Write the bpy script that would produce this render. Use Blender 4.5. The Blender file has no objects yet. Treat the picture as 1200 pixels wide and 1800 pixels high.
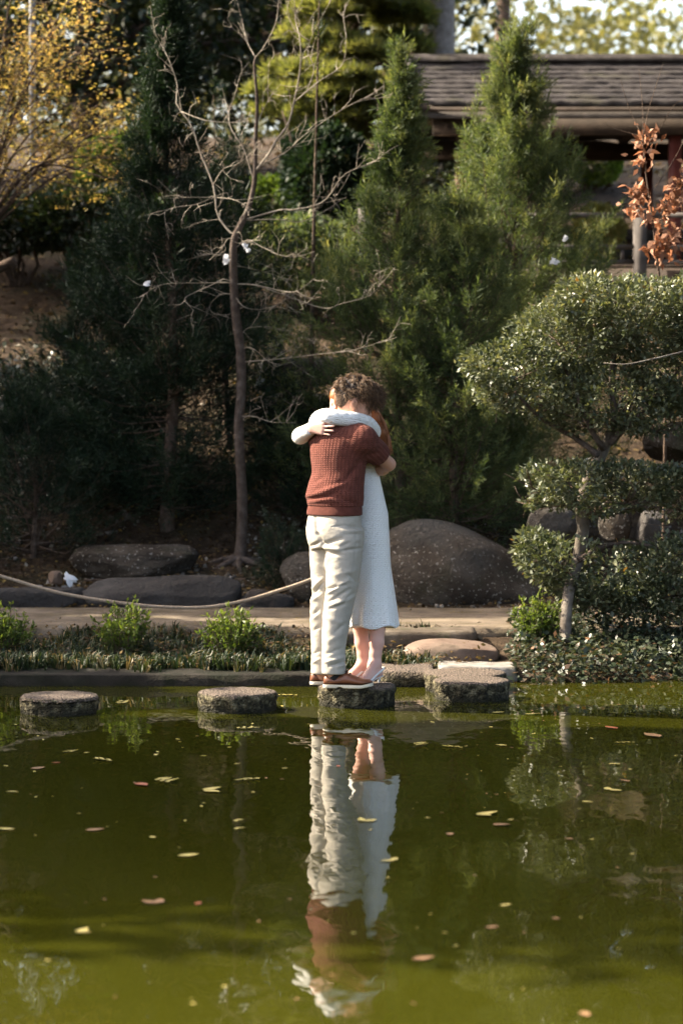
import bpy, math, random
import numpy as np
import openvdb
from mathutils import Vector, Matrix

# ---------------------------------------------------------------- camera, sky, sun, exposure
SC = bpy.context.scene
COL = SC.collection
CAM_H, FPX, HORIZ = 1.68, 4250.0, 731.0            # eye height, focal length in photo pixels, horizon row
PITCH = math.atan((900.0 - HORIZ) / FPX)
camd = bpy.data.cameras.new('camera'); cam = bpy.data.objects.new('camera', camd); COL.objects.link(cam)
cam.location = (0, 0, CAM_H); cam.rotation_euler = (math.pi / 2 - PITCH, 0, 0)
camd.sensor_fit = 'VERTICAL'; camd.sensor_height = 36.0; camd.lens = FPX * 36.0 / 1800.0
camd.clip_start = 0.1; camd.clip_end = 900
camd.dof.use_dof = True; camd.dof.focus_distance = 13.95; camd.dof.aperture_fstop = 2.4
SC.camera = cam

SUN_EL, SUN_BEHIND = math.radians(38), math.radians(14)   # sun stands to the left, a little beyond the pond
SDIR = np.array([-math.cos(SUN_EL) * math.cos(SUN_BEHIND), math.cos(SUN_EL) * math.sin(SUN_BEHIND), math.sin(SUN_EL)])
w = bpy.data.worlds.new('World'); SC.world = w; w.use_nodes = True
wn = w.node_tree.nodes; bg = wn['Background']
sky = wn.new('ShaderNodeTexSky'); sky.sky_type = 'NISHITA'; sky.sun_disc = False; sky.dust_density = 6.0; sky.ozone_density = 0.3
sky.sun_elevation = SUN_EL; sky.sun_rotation = math.atan2(SDIR[0], SDIR[1])
w.node_tree.links.new(sky.outputs[0], bg.inputs[0]); bg.inputs[1].default_value = 0.15
sd = bpy.data.lights.new('sun', 'SUN'); sd.energy = 4.2; sd.angle = math.radians(0.5); sd.color = (1.0, 0.89, 0.70)
sun = bpy.data.objects.new('sun', sd); COL.objects.link(sun)
sun.rotation_euler = Vector(SDIR).to_track_quat('Z', 'Y').to_euler(); sun.location = (-12, 14, 14)
SC.view_settings.view_transform = 'Standard'; SC.view_settings.look = 'None'
SC.view_settings.gamma = 1.0; SC.view_settings.exposure = 2.3
SC.cycles.max_bounces = 8; SC.cycles.diffuse_bounces = 3; SC.cycles.glossy_bounces = 3
SC.cycles.transmission_bounces = 3; SC.cycles.transparent_max_bounces = 4
SC.cycles.caustics_reflective = False; SC.cycles.caustics_refractive = False

# ---------------------------------------------------------------- pixel <-> place
CT, ST = math.cos(PITCH), math.sin(PITCH)
def at(px, py, Y):
    a = (px - 600.0) / FPX; b = (900.0 - py) / FPX
    d = np.array([a, CT + b * ST, -ST + b * CT])
    return np.array([0, 0, CAM_H]) + d * (Y / d[1])
def onz(px, py, z):
    a = (px - 600.0) / FPX; b = (900.0 - py) / FPX
    d = np.array([a, CT + b * ST, -ST + b * CT])
    return np.array([0, 0, CAM_H]) + d * ((z - CAM_H) / d[2])
def project(V):
    x, y, z = V[:, 0], V[:, 1], V[:, 2] - CAM_H
    dep = y * CT - z * ST
    return 600 + FPX * x / dep, 900 - FPX * (y * ST + z * CT) / dep

# ---------------------------------------------------------------- object helpers
ORG = {}
def setp(o, label=None, cat=None, group=None, kind=None):
    if label: o['label'] = label
    if cat: o['category'] = cat
    if group: o['group'] = group
    if kind: o['kind'] = kind
    return o
def thing(name, label, cat, loc=(0, 0, 0), group=None, kind=None):
    o = bpy.data.objects.new(name, None); COL.objects.link(o)
    o.location = [float(c) for c in loc]; o.empty_display_size = 0.1
    ORG[o.name] = np.array(loc, float)
    return setp(o, label, cat, group, kind)
def mesh_data(name, V, F, mat, smooth=True, fattr=None, pattr=None, mats=None, fmat=None):
    """F: array (n,3) or (n,4) or list of such arrays"""
    V = np.asarray(V, np.float32)
    Fs = F if isinstance(F, list) else [F]
    Fs = [np.asarray(f, np.int32) for f in Fs if len(f)]
    loops = np.concatenate([f.ravel() for f in Fs])
    cnt = np.concatenate([np.full(len(f), f.shape[1], np.int32) for f in Fs])
    st = np.concatenate([[0], np.cumsum(cnt)[:-1]]).astype(np.int32)
    me = bpy.data.meshes.new(name)
    me.vertices.add(len(V)); me.vertices.foreach_set('co', V.ravel())
    me.loops.add(len(loops)); me.loops.foreach_set('vertex_index', loops)
    me.polygons.add(len(cnt)); me.polygons.foreach_set('loop_start', st); me.polygons.foreach_set('loop_total', cnt)
    if smooth: me.polygons.foreach_set('use_smooth', np.ones(len(cnt), bool))
    for k, a in (fattr or {}).items():
        at_ = me.attributes.new(k, 'FLOAT', 'FACE'); at_.data.foreach_set('value', np.asarray(a, np.float32))
    for k, a in (pattr or {}).items():
        at_ = me.attributes.new(k, 'FLOAT_VECTOR', 'POINT'); at_.data.foreach_set('vector', np.asarray(a, np.float32).ravel())
    if mats:
        for m in mats: me.materials.append(m)
        if fmat is not None: me.polygons.foreach_set('material_index', np.asarray(fmat, np.int32))
    else: me.materials.append(mat)
    me.update(calc_edges=True)
    return me
def obj(name, V, F, mat, parent=None, origin=None, **kw):
    V = np.asarray(V, float)
    if parent is not None: org = ORG[parent.name]
    else: org = np.array(origin if origin is not None else (0, 0, 0), float)
    me = mesh_data(name, V - org, F, mat, **kw)
    o = bpy.data.objects.new(name, me); COL.objects.link(o)
    if parent is not None: o.parent = parent; ORG[o.name] = org
    else: o.location = org; ORG[o.name] = org
    return o
def unit(v):
    v = np.asarray(v, float); n = np.linalg.norm(v, axis=-1, keepdims=True); return v / np.maximum(n, 1e-9)
def frames(d, rng=None, ref=None):
    """orthonormal frames (n,3,3) whose columns are x,y,z with z = d"""
    d = unit(d); n = len(d)
    if ref is None:
        ref = rng.normal(size=(n, 3)) if rng is not None else np.tile([0.31, 0.2, 0.93], (n, 1))
    x = unit(np.cross(ref, d)); y = np.cross(d, x)
    return np.stack([x, y, d], axis=2)
def stamp(T, TF, P, R, S):
    """copies of template (T verts, TF faces) at P with frames R and scales S -> V, F, face owner"""
    S = np.asarray(S, float)
    S = S[:, None, None] if S.ndim == 1 else S[:, None, :]
    V = np.einsum('nij,nkj->nki', R, T[None] * S) + P[:, None, :]
    F = TF[None] + (np.arange(len(P)) * len(T))[:, None, None]
    return V.reshape(-1, 3), F.reshape(-1, TF.shape[1]), np.repeat(np.arange(len(P)), len(TF))
def join(parts):
    Vs, Fs, n = [], {}, 0
    for V, F in parts:
        for f in (F if isinstance(F, list) else [F]):
            f = np.asarray(f)
            if len(f): Fs.setdefault(f.shape[1], []).append(f + n)
        Vs.append(np.asarray(V, float)); n += len(V)
    return np.concatenate(Vs), [np.concatenate(f) for f in Fs.values()]
def tube(P, r, n=8, cap=True, squash=None):
    P = np.asarray(P, float); m = len(P); r = np.broadcast_to(np.asarray(r, float), (m,))
    t = np.gradient(P, axis=0); t = unit(t)
    ref = np.array([0.0, 0, 1]) if abs(t[:, 2]).mean() < 0.8 else np.array([1.0, 0, 0])
    x = unit(np.cross(np.tile(ref, (m, 1)), t)); y = np.cross(t, x)
    a = np.linspace(0, 2 * np.pi, n, endpoint=False)
    V = P[:, None] + r[:, None, None] * (np.cos(a)[None, :, None] * x[:, None] + np.sin(a)[None, :, None] * y[:, None])
    V = V.reshape(-1, 3)
    i = np.arange(m - 1)[:, None] * n; j = np.arange(n)[None]; k = (j + 1) % n
    F = np.stack([i + j, i + k, i + n + k, i + n + j], -1).reshape(-1, 4)
    Fs = [F]
    if cap:
        V = np.concatenate([V, P[:1], P[-1:]])
        c0, c1 = m * n, m * n + 1; j = np.arange(n); k = (j + 1) % n
        Fs.append(np.concatenate([np.stack([k, j, np.full(n, c0)], 1), np.stack([(m - 1) * n + j, (m - 1) * n + k, np.full(n, c1)], 1)]))
    return V, Fs
def box(lo, hi):
    x0, y0, z0 = lo; x1, y1, z1 = hi
    V = np.array([[x0,y0,z0],[x1,y0,z0],[x1,y1,z0],[x0,y1,z0],[x0,y0,z1],[x1,y0,z1],[x1,y1,z1],[x0,y1,z1]], float)
    F = np.array([[0,3,2,1],[4,5,6,7],[0,1,5,4],[1,2,6,5],[2,3,7,6],[3,0,4,7]])
    return V, F
def smooth_path(P, n):
    """Catmull-Rom through the points (any number of columns)"""
    P = np.asarray(P, float); Q = np.concatenate([2 * P[:1] - P[1:2], P, 2 * P[-1:] - P[-2:-1]])
    t = np.linspace(0, len(P) - 1 - 1e-6, n); i = t.astype(int); f = (t - i)[:, None]
    a, b, c, d = Q[i], Q[i + 1], Q[i + 2], Q[i + 3]
    return 0.5 * (2 * b + (c - a) * f + (2 * a - 5 * b + 4 * c - d) * f ** 2 + (3 * b - a - 3 * c + d) * f ** 3)
_pr = np.random.default_rng(5).permutation(512)
def vnoise(P, freq=1.0, oct=3, seed=0):
    """cheap value noise in numpy, about -1..1"""
    P = np.asarray(P, float) * freq + seed * 17.31; out = np.zeros(len(P)); amp, tot = 1.0, 0.0
    for o in range(oct):
        i = np.floor(P).astype(int); f = P - i; f = f * f * (3 - 2 * f); v = np.zeros(len(P))
        for dx in (0, 1):
            for dy in (0, 1):
                for dz in (0, 1):
                    h = _pr[(_pr[(_pr[(i[:, 0] + dx) & 511] + i[:, 1] + dy) & 511] + i[:, 2] + dz) & 511] / 255.5 - 1
                    v += h * np.where(dx, f[:, 0], 1 - f[:, 0]) * np.where(dy, f[:, 1], 1 - f[:, 1]) * np.where(dz, f[:, 2], 1 - f[:, 2])
        out += amp * v; tot += amp; amp *= 0.5; P = P * 2.03 + 7.7
    return out / tot
def vnormals(V, F):
    N = np.zeros_like(V)
    n = np.cross(V[F[:, 2]] - V[F[:, 0]], V[F[:, 3 if F.shape[1] == 4 else 1]] - V[F[:, 1 if F.shape[1] == 4 else 0]])
    for k in range(F.shape[1]): np.add.at(N, F[:, k], n)
    return unit(N)

# ---------------------------------------------------------------- material helpers
class NT:
    def __init__(s, name):
        s.m = bpy.data.materials.new(name); s.m.use_nodes = True
        s.t = s.m.node_tree; s.b = s.t.nodes['Principled BSDF']; s.out = s.t.nodes['Material Output']
    def n(s, typ, **kw):
        nd = s.t.nodes.new(typ)
        for k, v in kw.items():
            if k.startswith('i_'): nd.inputs[k[2:].replace('_', ' ')].default_value = v
            else: setattr(nd, k, v)
        return nd
    def l(s, a, b): s.t.links.new(a, b)
    def set(s, **kw):
        for k, v in kw.items(): s.b.inputs[k.replace('_', ' ')].default_value = v
    def math(s, op, a, b=None, c=None):
        nd = s.t.nodes.new('ShaderNodeMath'); nd.operation = op
        for i, v in enumerate((a, b, c)):
            if v is None: continue
            if isinstance(v, (int, float)): nd.inputs[i].default_value = v
            else: s.l(v, nd.inputs[i])
        return nd.outputs[0]
    def noise(s, scale, detail=4, vec=None, rough=0.55):
        nd = s.n('ShaderNodeTexNoise'); nd.inputs['Scale'].default_value = scale
        nd.inputs['Detail'].default_value = detail; nd.inputs['Roughness'].default_value = rough
        if vec is not None: s.l(vec, nd.inputs['Vector'])
        return nd.outputs['Fac']
    def ramp(s, fac, stops):
        nd = s.n('ShaderNodeValToRGB'); e = nd.color_ramp.elements
        while len(e) < len(stops): e.new(0.5)
        for el, (p, c) in zip(e, stops): el.position = p; el.color = (*c, 1)
        s.l(fac, nd.inputs[0]); return nd.outputs[0]
    def mix(s, fac, a, b, blend='MIX'):
        nd = s.n('ShaderNodeMix', data_type='RGBA', blend_type=blend)
        for sock, v in ((nd.inputs[0], fac), (nd.inputs[6], a), (nd.inputs[7], b)):
            if isinstance(v, (int, float)): sock.default_value = v
            elif isinstance(v, tuple): sock.default_value = (*v, 1)
            else: s.l(v, sock)
        return nd.outputs[2]
    def objco(s): return s.n('ShaderNodeTexCoord').outputs['Object']
    def geo(s): return s.n('ShaderNodeNewGeometry').outputs['Position']
    def bump(s, h, strength=0.5, dist=0.01):
        nd = s.n('ShaderNodeBump'); nd.inputs['Strength'].default_value = strength; nd.inputs['Distance'].default_value = dist
        s.l(h, nd.inputs['Height']); s.l(nd.outputs[0], s.b.inputs['Normal']); return nd
    def attr(s, name):
        nd = s.n('ShaderNodeAttribute'); nd.attribute_name = name; return nd
def mk(name, stops, scale=6, detail=5, rough=0.8, bump=None, spec=0.3, co='geo', second=None):
    """noise-mottled surface; second=(scale, colour, lo, hi) lays blotches of another colour on it"""
    t = NT(name); vec = t.geo() if co == 'geo' else t.objco()
    c = t.ramp(t.noise(scale, detail, vec), stops)
    for (sc, col, lo, hi) in (second or []):
        f = t.n('ShaderNodeMapRange'); f.inputs[1].default_value = lo; f.inputs[2].default_value = hi
        t.l(t.noise(sc, 4, vec), f.inputs[0]); c = t.mix(f.outputs[0], c, col)
    t.l(c, t.b.inputs['Base Color']); t.set(Roughness=rough, Specular_IOR_Level=spec)
    if bump:
        h = t.noise(bump[0], 6, vec, 0.65); t.bump(h, bump[1], bump[2])
    return t.m
def leaf_mat(name, stops, trans=0.35, rough=0.5, spec=0.35, tint=(1.25, 1.2, 0.55)):
    """per-leaf colour from the face attribute 'v'; a share of the light passes through the blade"""
    t = NT(name); c = t.ramp(t.attr('v').outputs['Fac'], stops)
    t.l(c, t.b.inputs['Base Color']); t.set(Roughness=rough, Specular_IOR_Level=spec)
    if trans > 0:
        tr = t.n('ShaderNodeBsdfTranslucent'); t.l(t.mix(1.0, c, tint, 'MULTIPLY'), tr.inputs[0])
        mx = t.n('ShaderNodeMixShader'); mx.inputs[0].default_value = trans
        t.l(t.b.outputs[0], mx.inputs[1]); t.l(tr.outputs[0], mx.inputs[2]); t.l(mx.outputs[0], t.out.inputs[0])
    return t.m
# ================================================================ ground, pond, path
GY = np.array([-400, -60, -6, 1.0, 2.2, 3.5, 14.95, 15.12, 15.3, 16.2, 16.5, 18.2, 18.45, 19.5, 21, 23, 25, 28, 31, 36, 42, 60, 100, 400])
GZ = np.array([1.0, .6, .25, .12, -.5, -.75, -.75, -.12, .02, .15, .20, .21, .26, .50, 1.15, 2.05, 2.85, 3.85, 4.65, 5.5, 6.5, 8.5, 11, 16])
def gz(X, Y, nz=True):
    X = np.asarray(X, float); Y = np.asarray(Y, float)
    Yw = Y + np.clip(X - 1.0, 0, 4) * -.05 + .10 * np.sin(X * 1.7) * np.clip(X - .8, 0, 1)
    z = np.interp(Yw, GY, GZ)
    side = np.clip(np.maximum((X - 14) / 8, (-X - 5.2) / 1.8), 0, 1); z = np.where(Y < 15.2, z * (1 - side) + side * .35, z)      # pond closes at its sides
    z = z - np.clip((X - 2.2) / 6, 0, 1) * np.clip((Y - 20) / 5, 0, 1) * .15
    if nz:
        Pn = np.stack([X.ravel(), Y.ravel(), np.zeros(X.size)], 1)
        am = np.interp(Y, [15, 15.4, 16.3, 16.5, 18.2, 18.6, 20, 40], [.02, .03, .02, .0, .0, .03, .10, .12])
        z = z + am * (vnoise(Pn, .9, 3, 1).reshape(X.shape) + .5 * vnoise(Pn, 3.1, 2, 2).reshape(X.shape))
    return z
def grow(a, b, s0, k): 
    o = [a]; s = s0
    while o[-1] < b: o.append(o[-1] + s); s *= k
    return o
xs = np.array(sorted(set([-v for v in grow(5, 400, .12, 1.22)] + list(np.arange(-4.9, 4.95, .09)) + grow(5, 400, .12, 1.22))))
ys = np.array(sorted(set([-v for v in grow(0.5, 400, .6, 1.4)] + list(np.arange(0, 14.6, .6)) + list(np.arange(14.8, 27, .09)) + grow(27, 400, .12, 1.12))))
X_, Y_ = np.meshgrid(xs, ys, indexing='ij'); Z_ = gz(X_, Y_)
n0, n1 = X_.shape; ii = np.arange(n0 - 1)[:, None] * n1; jj = np.arange(n1 - 1)[None]
GF = np.stack([ii + jj, ii + n1 + jj, ii + n1 + jj + 1, ii + jj + 1], -1).reshape(-1, 4)
M_SOIL = mk('leafy_soil', [(.2, (.014, .009, .006)), (.45, (.036, .024, .015)), (.6, (.060, .041, .026)), (.8, (.10, .072, .048))], 9, 9, .95, (45, .9, .03), .1,
            second=[(1.3, (.034, .030, .016), .52, .68), (26, (.13, .085, .045), .62, .72), (60, (.18, .165, .14), .66, .72)])
setp(obj('ground', np.stack([X_, Y_, Z_], -1).reshape(-1, 3), GF, M_SOIL), kind='structure')

def water_mat():
    t = NT('green_pond_water'); g = t.geo()
    t.l(t.ramp(t.noise(.55, 3, g), [(.3, (.0185, .0195, .0016)), (.7, (.025, .0255, .0023))]), t.b.inputs['Base Color'])
    t.set(Roughness=.012, IOR=1.333, Specular_IOR_Level=.5)
    mp = t.n('ShaderNodeMapping'); mp.inputs['Scale'].default_value = (1.0, .45, 1); t.l(g, mp.inputs[0])
    h = t.math('ADD', t.math('MULTIPLY', t.noise(9, 2, mp.outputs[0], .45), 1.0), t.math('MULTIPLY', t.noise(2.6, 2, mp.outputs[0]), 2.2))
    # faint rings spreading from the stone
    sx = t.n('ShaderNodeSeparateXYZ'); t.l(g, sx.inputs[0])
    rx = t.math('SUBTRACT', sx.outputs[0], 1.35); ry = t.math('SUBTRACT', sx.outputs[1], 12.9); d = t.math('SQRT', t.math('ADD', t.math('MULTIPLY', rx, rx), t.math('MULTIPLY', ry, ry)))
    ring = t.math('MULTIPLY', t.math('SINE', t.math('MULTIPLY', d, 44)), t.math('MULTIPLY', t.math('POWER', 2.718, t.math('MULTIPLY', d, -2.2)), .16))
    h = t.math('ADD', h, ring)
    t.bump(h, 1.0, .0015); return t.m
M_WATER = water_mat()
wx = np.linspace(-24, 24, 25); wy = np.linspace(1.2, 15.9, 25); WX, WY = np.meshgrid(wx, wy, indexing='ij'); ii = np.arange(24)[:, None] * 25; jj = np.arange(24)[None]
setp(obj('pond_water', np.stack([WX, WY, WX * 0], -1).reshape(-1, 3), np.stack([ii + jj, ii + 25 + jj, ii + 26 + jj, ii + jj + 1], -1).reshape(-1, 4), M_WATER), kind='structure')

def rough_block(lo, hi, n=(20, 6, 4), amp=.012, freq=6, seed=0, bev=.02):
    """a block of stone or concrete with soft worn edges"""
    V, F = [], []; lo = np.array(lo, float); hi = np.array(hi, float)
    for ax in range(3):
        u, v = (ax + 1) % 3, (ax + 2) % 3
        for s in (0, 1):
            a, b = np.meshgrid(np.linspace(0, 1, n[u] + 1), np.linspace(0, 1, n[v] + 1), indexing='ij')
            P_ = np.zeros(a.shape + (3,)); P_[..., u] = lo[u] + a * (hi[u] - lo[u]); P_[..., v] = lo[v] + b * (hi[v] - lo[v]); P_[..., ax] = hi[ax] if s else lo[ax]
            base = sum(len(x) for x in V); V.append(P_.reshape(-1, 3)); m = n[v] + 1
            i = np.arange(n[u])[:, None] * m; j = np.arange(n[v])[None]
            f = np.stack([i + j, i + m + j, i + m + j + 1, i + j + 1], -1).reshape(-1, 4) + base
            F.append(f if s else f[:, ::-1])
    V = np.concatenate(V); F = np.concatenate(F)
    k = np.round(V, 5); _, inv = np.unique(k, axis=0, return_inverse=True); inv = inv.ravel(); uq = np.zeros((inv.max() + 1, 3)); uq[inv] = V; V = uq; F = inv[F]
    c = (lo + hi) / 2; h = (hi - lo) / 2; q = (V - c)
    inn = np.clip(q, -(h - bev), h - bev); d = q - inn; L = np.linalg.norm(d, axis=1, keepdims=True)
    V = c + inn + np.where(L > 1e-6, d / np.maximum(L, 1e-6) * bev, 0)
    N = vnormals(V, F); return V + N * (amp * vnoise(V, freq, 3, seed))[:, None], F
M_PATH = mk('worn_concrete', [(.25, (.080, .060, .042)), (.5, (.135, .105, .076)), (.75, (.21, .17, .125))], 5, 8, .9, (70, .7, .015), .2, second=[(3.2, (.085, .066, .036), .5, .68), (20, (.055, .046, .034), .58, .68)])
V, F = rough_block((-16, 16.35, -.05), (16, 18.15, .245), (300, 16, 4), .008, 2.2, 3, .03); setp(obj('path', V, F, M_PATH), kind='structure')
M_KERB = mk('mossy_dark_concrete', [(.25, (.010, .008, .006)), (.5, (.020, .017, .013)), (.75, (.045, .039, .031))], 7, 7, .9, (60, .8, .02), .15, second=[(4, (.010, .011, .006), .45, .6)])
V, F = rough_block((-14, 14.98, -.6), (.42, 15.42, .072), (240, 8, 8), .012, 3.5, 5, .018)
setp(obj('pond_kerb', V, F, M_KERB, origin=(0, 15.2, 0)), 'low dark concrete kerb along the grassy edge of the pond', 'kerb')
# ---------------------------------------------------------------- stones
M_STEP = NT('exposed_aggregate')
def _step():
    t = M_STEP; g = t.geo(); vo = t.n('ShaderNodeTexVoronoi'); vo.inputs['Scale'].default_value = 75; t.l(g, vo.inputs['Vector'])
    peb = t.ramp(vo.outputs['Distance'], [(0, (.30, .225, .185)), (.45, (.18, .135, .11)), (.8, (.07, .055, .045))])
    sx = t.n('ShaderNodeSeparateXYZ'); t.l(g, sx.inputs[0]); nm = t.n('ShaderNodeSeparateXYZ'); t.l(t.n('ShaderNodeNewGeometry').outputs['Normal'], nm.inputs[0])
    up = t.n('ShaderNodeMapRange'); t.l(nm.outputs[2], up.inputs[0]); up.inputs[1].default_value = .35; up.inputs[2].default_value = .8
    side = t.ramp(t.noise(26, 6, g), [(.36, (.016, .013, .007)), (.5, (.070, .058, .032)), (.66, (.26, .22, .14))])
    wet = t.n('ShaderNodeMapRange'); t.l(t.math('ADD', sx.outputs[2], t.math('MULTIPLY', t.noise(20, 4, g), .05)), wet.inputs[0]); wet.inputs[1].default_value = .03; wet.inputs[2].default_value = .075
    side = t.mix(wet.outputs[0], (.022, .020, .011), side); col = t.mix(up.outputs[0], side, peb)
    col = t.mix(t.math('MULTIPLY', t.noise(5, 3, g), .5), col, t.mix(1.0, col, (.5, .55, .38), 'MULTIPLY'))
    t.l(col, t.b.inputs['Base Color']); t.set(Roughness=.85, Specular_IOR_Level=.25)
    t.bump(t.math('ADD', vo.outputs['Distance'], t.math('MULTIPLY', t.noise(90, 5, g), 1.6)), 1.0, .022)
_step(); M_STEP = M_STEP.m
def step_stone(cx, cy, r, top, label, seed):
    n, hs = 96, [-.55, -.2, -.06, -.02, 0, .02, .04, .06, .08, top - .022, top - .007, top]
    prof = [1, 1, .99, .97, .955, .955, .965, .985, 1, 1.0, .985, .94]; A = np.linspace(0, 2 * np.pi, n, endpoint=False); R = []
    for h, p in zip(hs, prof): R.append(np.stack([cx + r * p * np.cos(A), cy + r * p * np.sin(A), np.full(n, h)], 1))
    for f in (.75, .5, .25): R.append(np.stack([cx + r * f * np.cos(A), cy + r * f * np.sin(A), np.full(n, top + .003)], 1))
    V = np.concatenate(R + [[[cx, cy, top + .003]]]); m = len(R); i = np.arange(m - 1)[:, None] * n; j = np.arange(n)[None]; k = (j + 1) % n
    F4 = np.stack([i + j, i + k, i + n + k, i + n + j], -1).reshape(-1, 4); jj = np.arange(n); F3 = np.stack([(m - 1) * n + jj, (m - 1) * n + (jj + 1) % n, np.full(n, m * n)], 1)
    N = unit((V - [cx, cy, 0]) * [1, 1, 0]); sd_ = np.clip((top - V[:, 2]) / .03, 0, 1) * (np.hypot(V[:, 0] - cx, V[:, 1] - cy) > r * .9)
    V = V + N * (sd_ * (.012 * vnoise(V, 14, 3, seed) + .020 * vnoise(V, 38, 3, seed + 5)) + .006 * vnoise(V * [1, 1, 0], 5, 2, seed + 9))[:, None]
    V[:, 2] += .003 * vnoise(V, 30, 2, seed + 2) * (V[:, 2] > top - .03)
    return setp(obj('stepping_stone', V, [F4, F3], M_STEP, origin=(cx, cy, 0)), label, 'stepping stone', 'round stepping stones in the pond')
def sx_(px, Y): return (px - 600) / FPX * Y
step_stone(sx_(103.5, 13.67), 13.67, .222, .098, 'round concrete stepping stone, empty, last of the row away from the couple', 1)
step_stone(sx_(416.5, 13.79), 13.79, .226, .106, 'round concrete stepping stone, empty, next to the one the couple stand on', 2)
step_stone(sx_(626.5, 14.04), 14.04, .227, .117, 'round concrete stepping stone under the couple\'s feet', 3)
step_stone(sx_(828.5, 14.34), 14.34, .228, .112, 'round concrete stepping stone, empty, towards the ivy bank', 4)
step_stone(sx_(818, 14.78), 14.78, .255, .112, 'round concrete stepping stone half hidden behind another, nearest the light grey slab', 5)
M_SLAB = mk('pale_flagstone', [(.25, (.10, .088, .074)), (.5, (.18, .165, .148)), (.75, (.27, .25, .23))], 8, 7, .85, (50, .5, .012), .25, second=[(6, (.10, .09, .06), .55, .7)])
M_BLOCK = mk('brown_step_concrete', [(.25, (.042, .032, .022)), (.5, (.080, .062, .045)), (.75, (.15, .122, .094))], 7, 7, .9, (55, .6, .014), .2, second=[(5, (.05, .05, .022), .54, .68)])
def block(name, x0, x1, y0, y1, z0, z1, mat, label, cat, seed, bev=.02, amp=.014):
    V, F = rough_block((x0, y0, z0), (x1, y1, z1), (26, 12, 8), amp, 5, seed, bev); return setp(obj(name, V, F, mat, origin=((x0 + x1) / 2, (y0 + y1) / 2, z0)), label, cat)
block('step_slab', -.15, sx_(838, 16.1), 15.95, 16.34, -.02, .255, M_BLOCK, 'long brown concrete step below the path, behind the couple\'s legs', 'step', 1, .02)
block('flat_stone', sx_(768, 15.5), sx_(905, 15.5), 15.2, 15.56, -.5, .10, M_SLAB, 'pale grey flat stone by the water beside the ivy', 'stone', 2, .025)
block('flat_stone', sx_(668, 15.2), sx_(764, 15.2), 14.93, 15.5, -.6, .098, M_STEP, 'rough dark flat stone at the water just behind the dress wearer\'s heels', 'stone', 3, .03, .02)

def rock(name, label, c, dims, rz=0, seed=0, mat=None, planes=14, amp=.06, sub=22, rx=0, p=2.6, cat='rock', group=None, kind=None, slope=0.0):
    """a weathered rock: rounded block, cut by planes, then roughened"""
    r_ = np.random.default_rng(seed); V, F = rough_block((-1, -1, -1), (1, 1, 1), (sub, sub, sub), 0, 1, 0, .02); V = unit(V)
    V = V / (np.abs(V) ** p).sum(1, keepdims=True) ** (1 / p); V = V * (1 + .16 * vnoise(V, .9, 2, seed + 8))[:, None]
    for _ in range(planes):
        n = unit(r_.normal(size=3)); d = r_.uniform(.66, .95) * np.quantile(V @ n, .985); s = V @ n - d; V = V - np.where(s > 0, s, 0)[:, None] * n[None] * .94
    rg_ = 1 - np.abs(vnoise(V, 1.7, 3, seed + 21)) * 2
    V = V + unit(V) * (amp * vnoise(V, 1.6, 4, seed) + .5 * amp * rg_ + .30 * amp * vnoise(V, 7, 4, seed + 3))[:, None]
    if slope: V[:, 2] = -1 + (V[:, 2] + 1) * (1 - slope * np.clip((V[:, 0] + .45) / 1.4, 0, 1) ** 1.3)
    V = V * np.array(dims) / 2; ca, sa = math.cos(rz), math.sin(rz); cb, sb = math.cos(rx), math.sin(rx)
    V = V @ np.array([[1, 0, 0], [0, cb, -sb], [0, sb, cb]]).T; V = V @ np.array([[ca, -sa, 0], [sa, ca, 0], [0, 0, 1]]).T + np.array(c)
    o = obj(name, V, F, mat, origin=(c[0], c[1], c[2] - dims[2] / 2)); return setp(o, label, cat, group, kind)
M_ROCK = mk('grey_brown_boulder', [(.25, (.034, .026, .019)), (.5, (.066, .052, .040)), (.72, (.115, .094, .074))], 4, 9, .92, (26, 1.0, .07), .15, second=[(40, (.32, .295, .26), .61, .66), (2.5, (.034, .034, .019), .55, .7), (1.1, (.085, .080, .074), .5, .7)])
M_ROCK2 = mk('slate_grey_slab', [(.25, (.030, .026, .024)), (.5, (.048, .043, .040)), (.75, (.090, .081, .074))], 3, 8, .85, (24, .8, .05), .2, second=[(1.6, (.075, .046, .028), .56, .7)])
M_ROCK3 = mk('smooth_sandstone', [(.25, (.09, .058, .042)), (.5, (.135, .092, .068)), (.75, (.20, .145, .11))], 5, 7, .8, (50, .35, .01), .25, second=[(5, (.09, .065, .045), .55, .7)])
def rockpx(name, label, x0, x1, y0, y1, Y, depth, **kw):
    a = at((x0 + x1) / 2, (y0 + y1) / 2, Y); w_ = (x1 - x0) / FPX * Y; h_ = (y1 - y0) / FPX * Y
    return rock(name, label, a, (w_ * 1.08, depth, h_ * 1.1), **kw)
rockpx('boulder', 'low smooth brown boulder between the step and the pale flat stone', 716, 872, 1126, 1176, 15.78, .36, seed=3, mat=M_ROCK3, planes=5, amp=.04)
rockpx('edging_slab', 'long dark slab standing along the far side of the path, widest one', 163, 402, 1018, 1084, 18.40, .26, seed=22, p=6, mat=M_ROCK2, planes=9, amp=.09)
rockpx('edging_slab', 'dark low slab with a rust stain along the far side of the path, under the rope', -20, 152, 1036, 1084, 18.42, .26, seed=25, p=6, mat=M_ROCK2, planes=9, amp=.09)
rockpx('edging_slab', 'tilted brown and grey slab against the round boulder by the path', 408, 512, 1038, 1086, 18.36, .3, seed=31, p=4, mat=M_ROCK2, planes=14, amp=.08)
rockpx('boulder', 'rounded speckled boulder behind the knees of the trouser wearer', 500, 612, 972, 1080, 18.62, .5, seed=8, mat=M_ROCK, planes=6)
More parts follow.
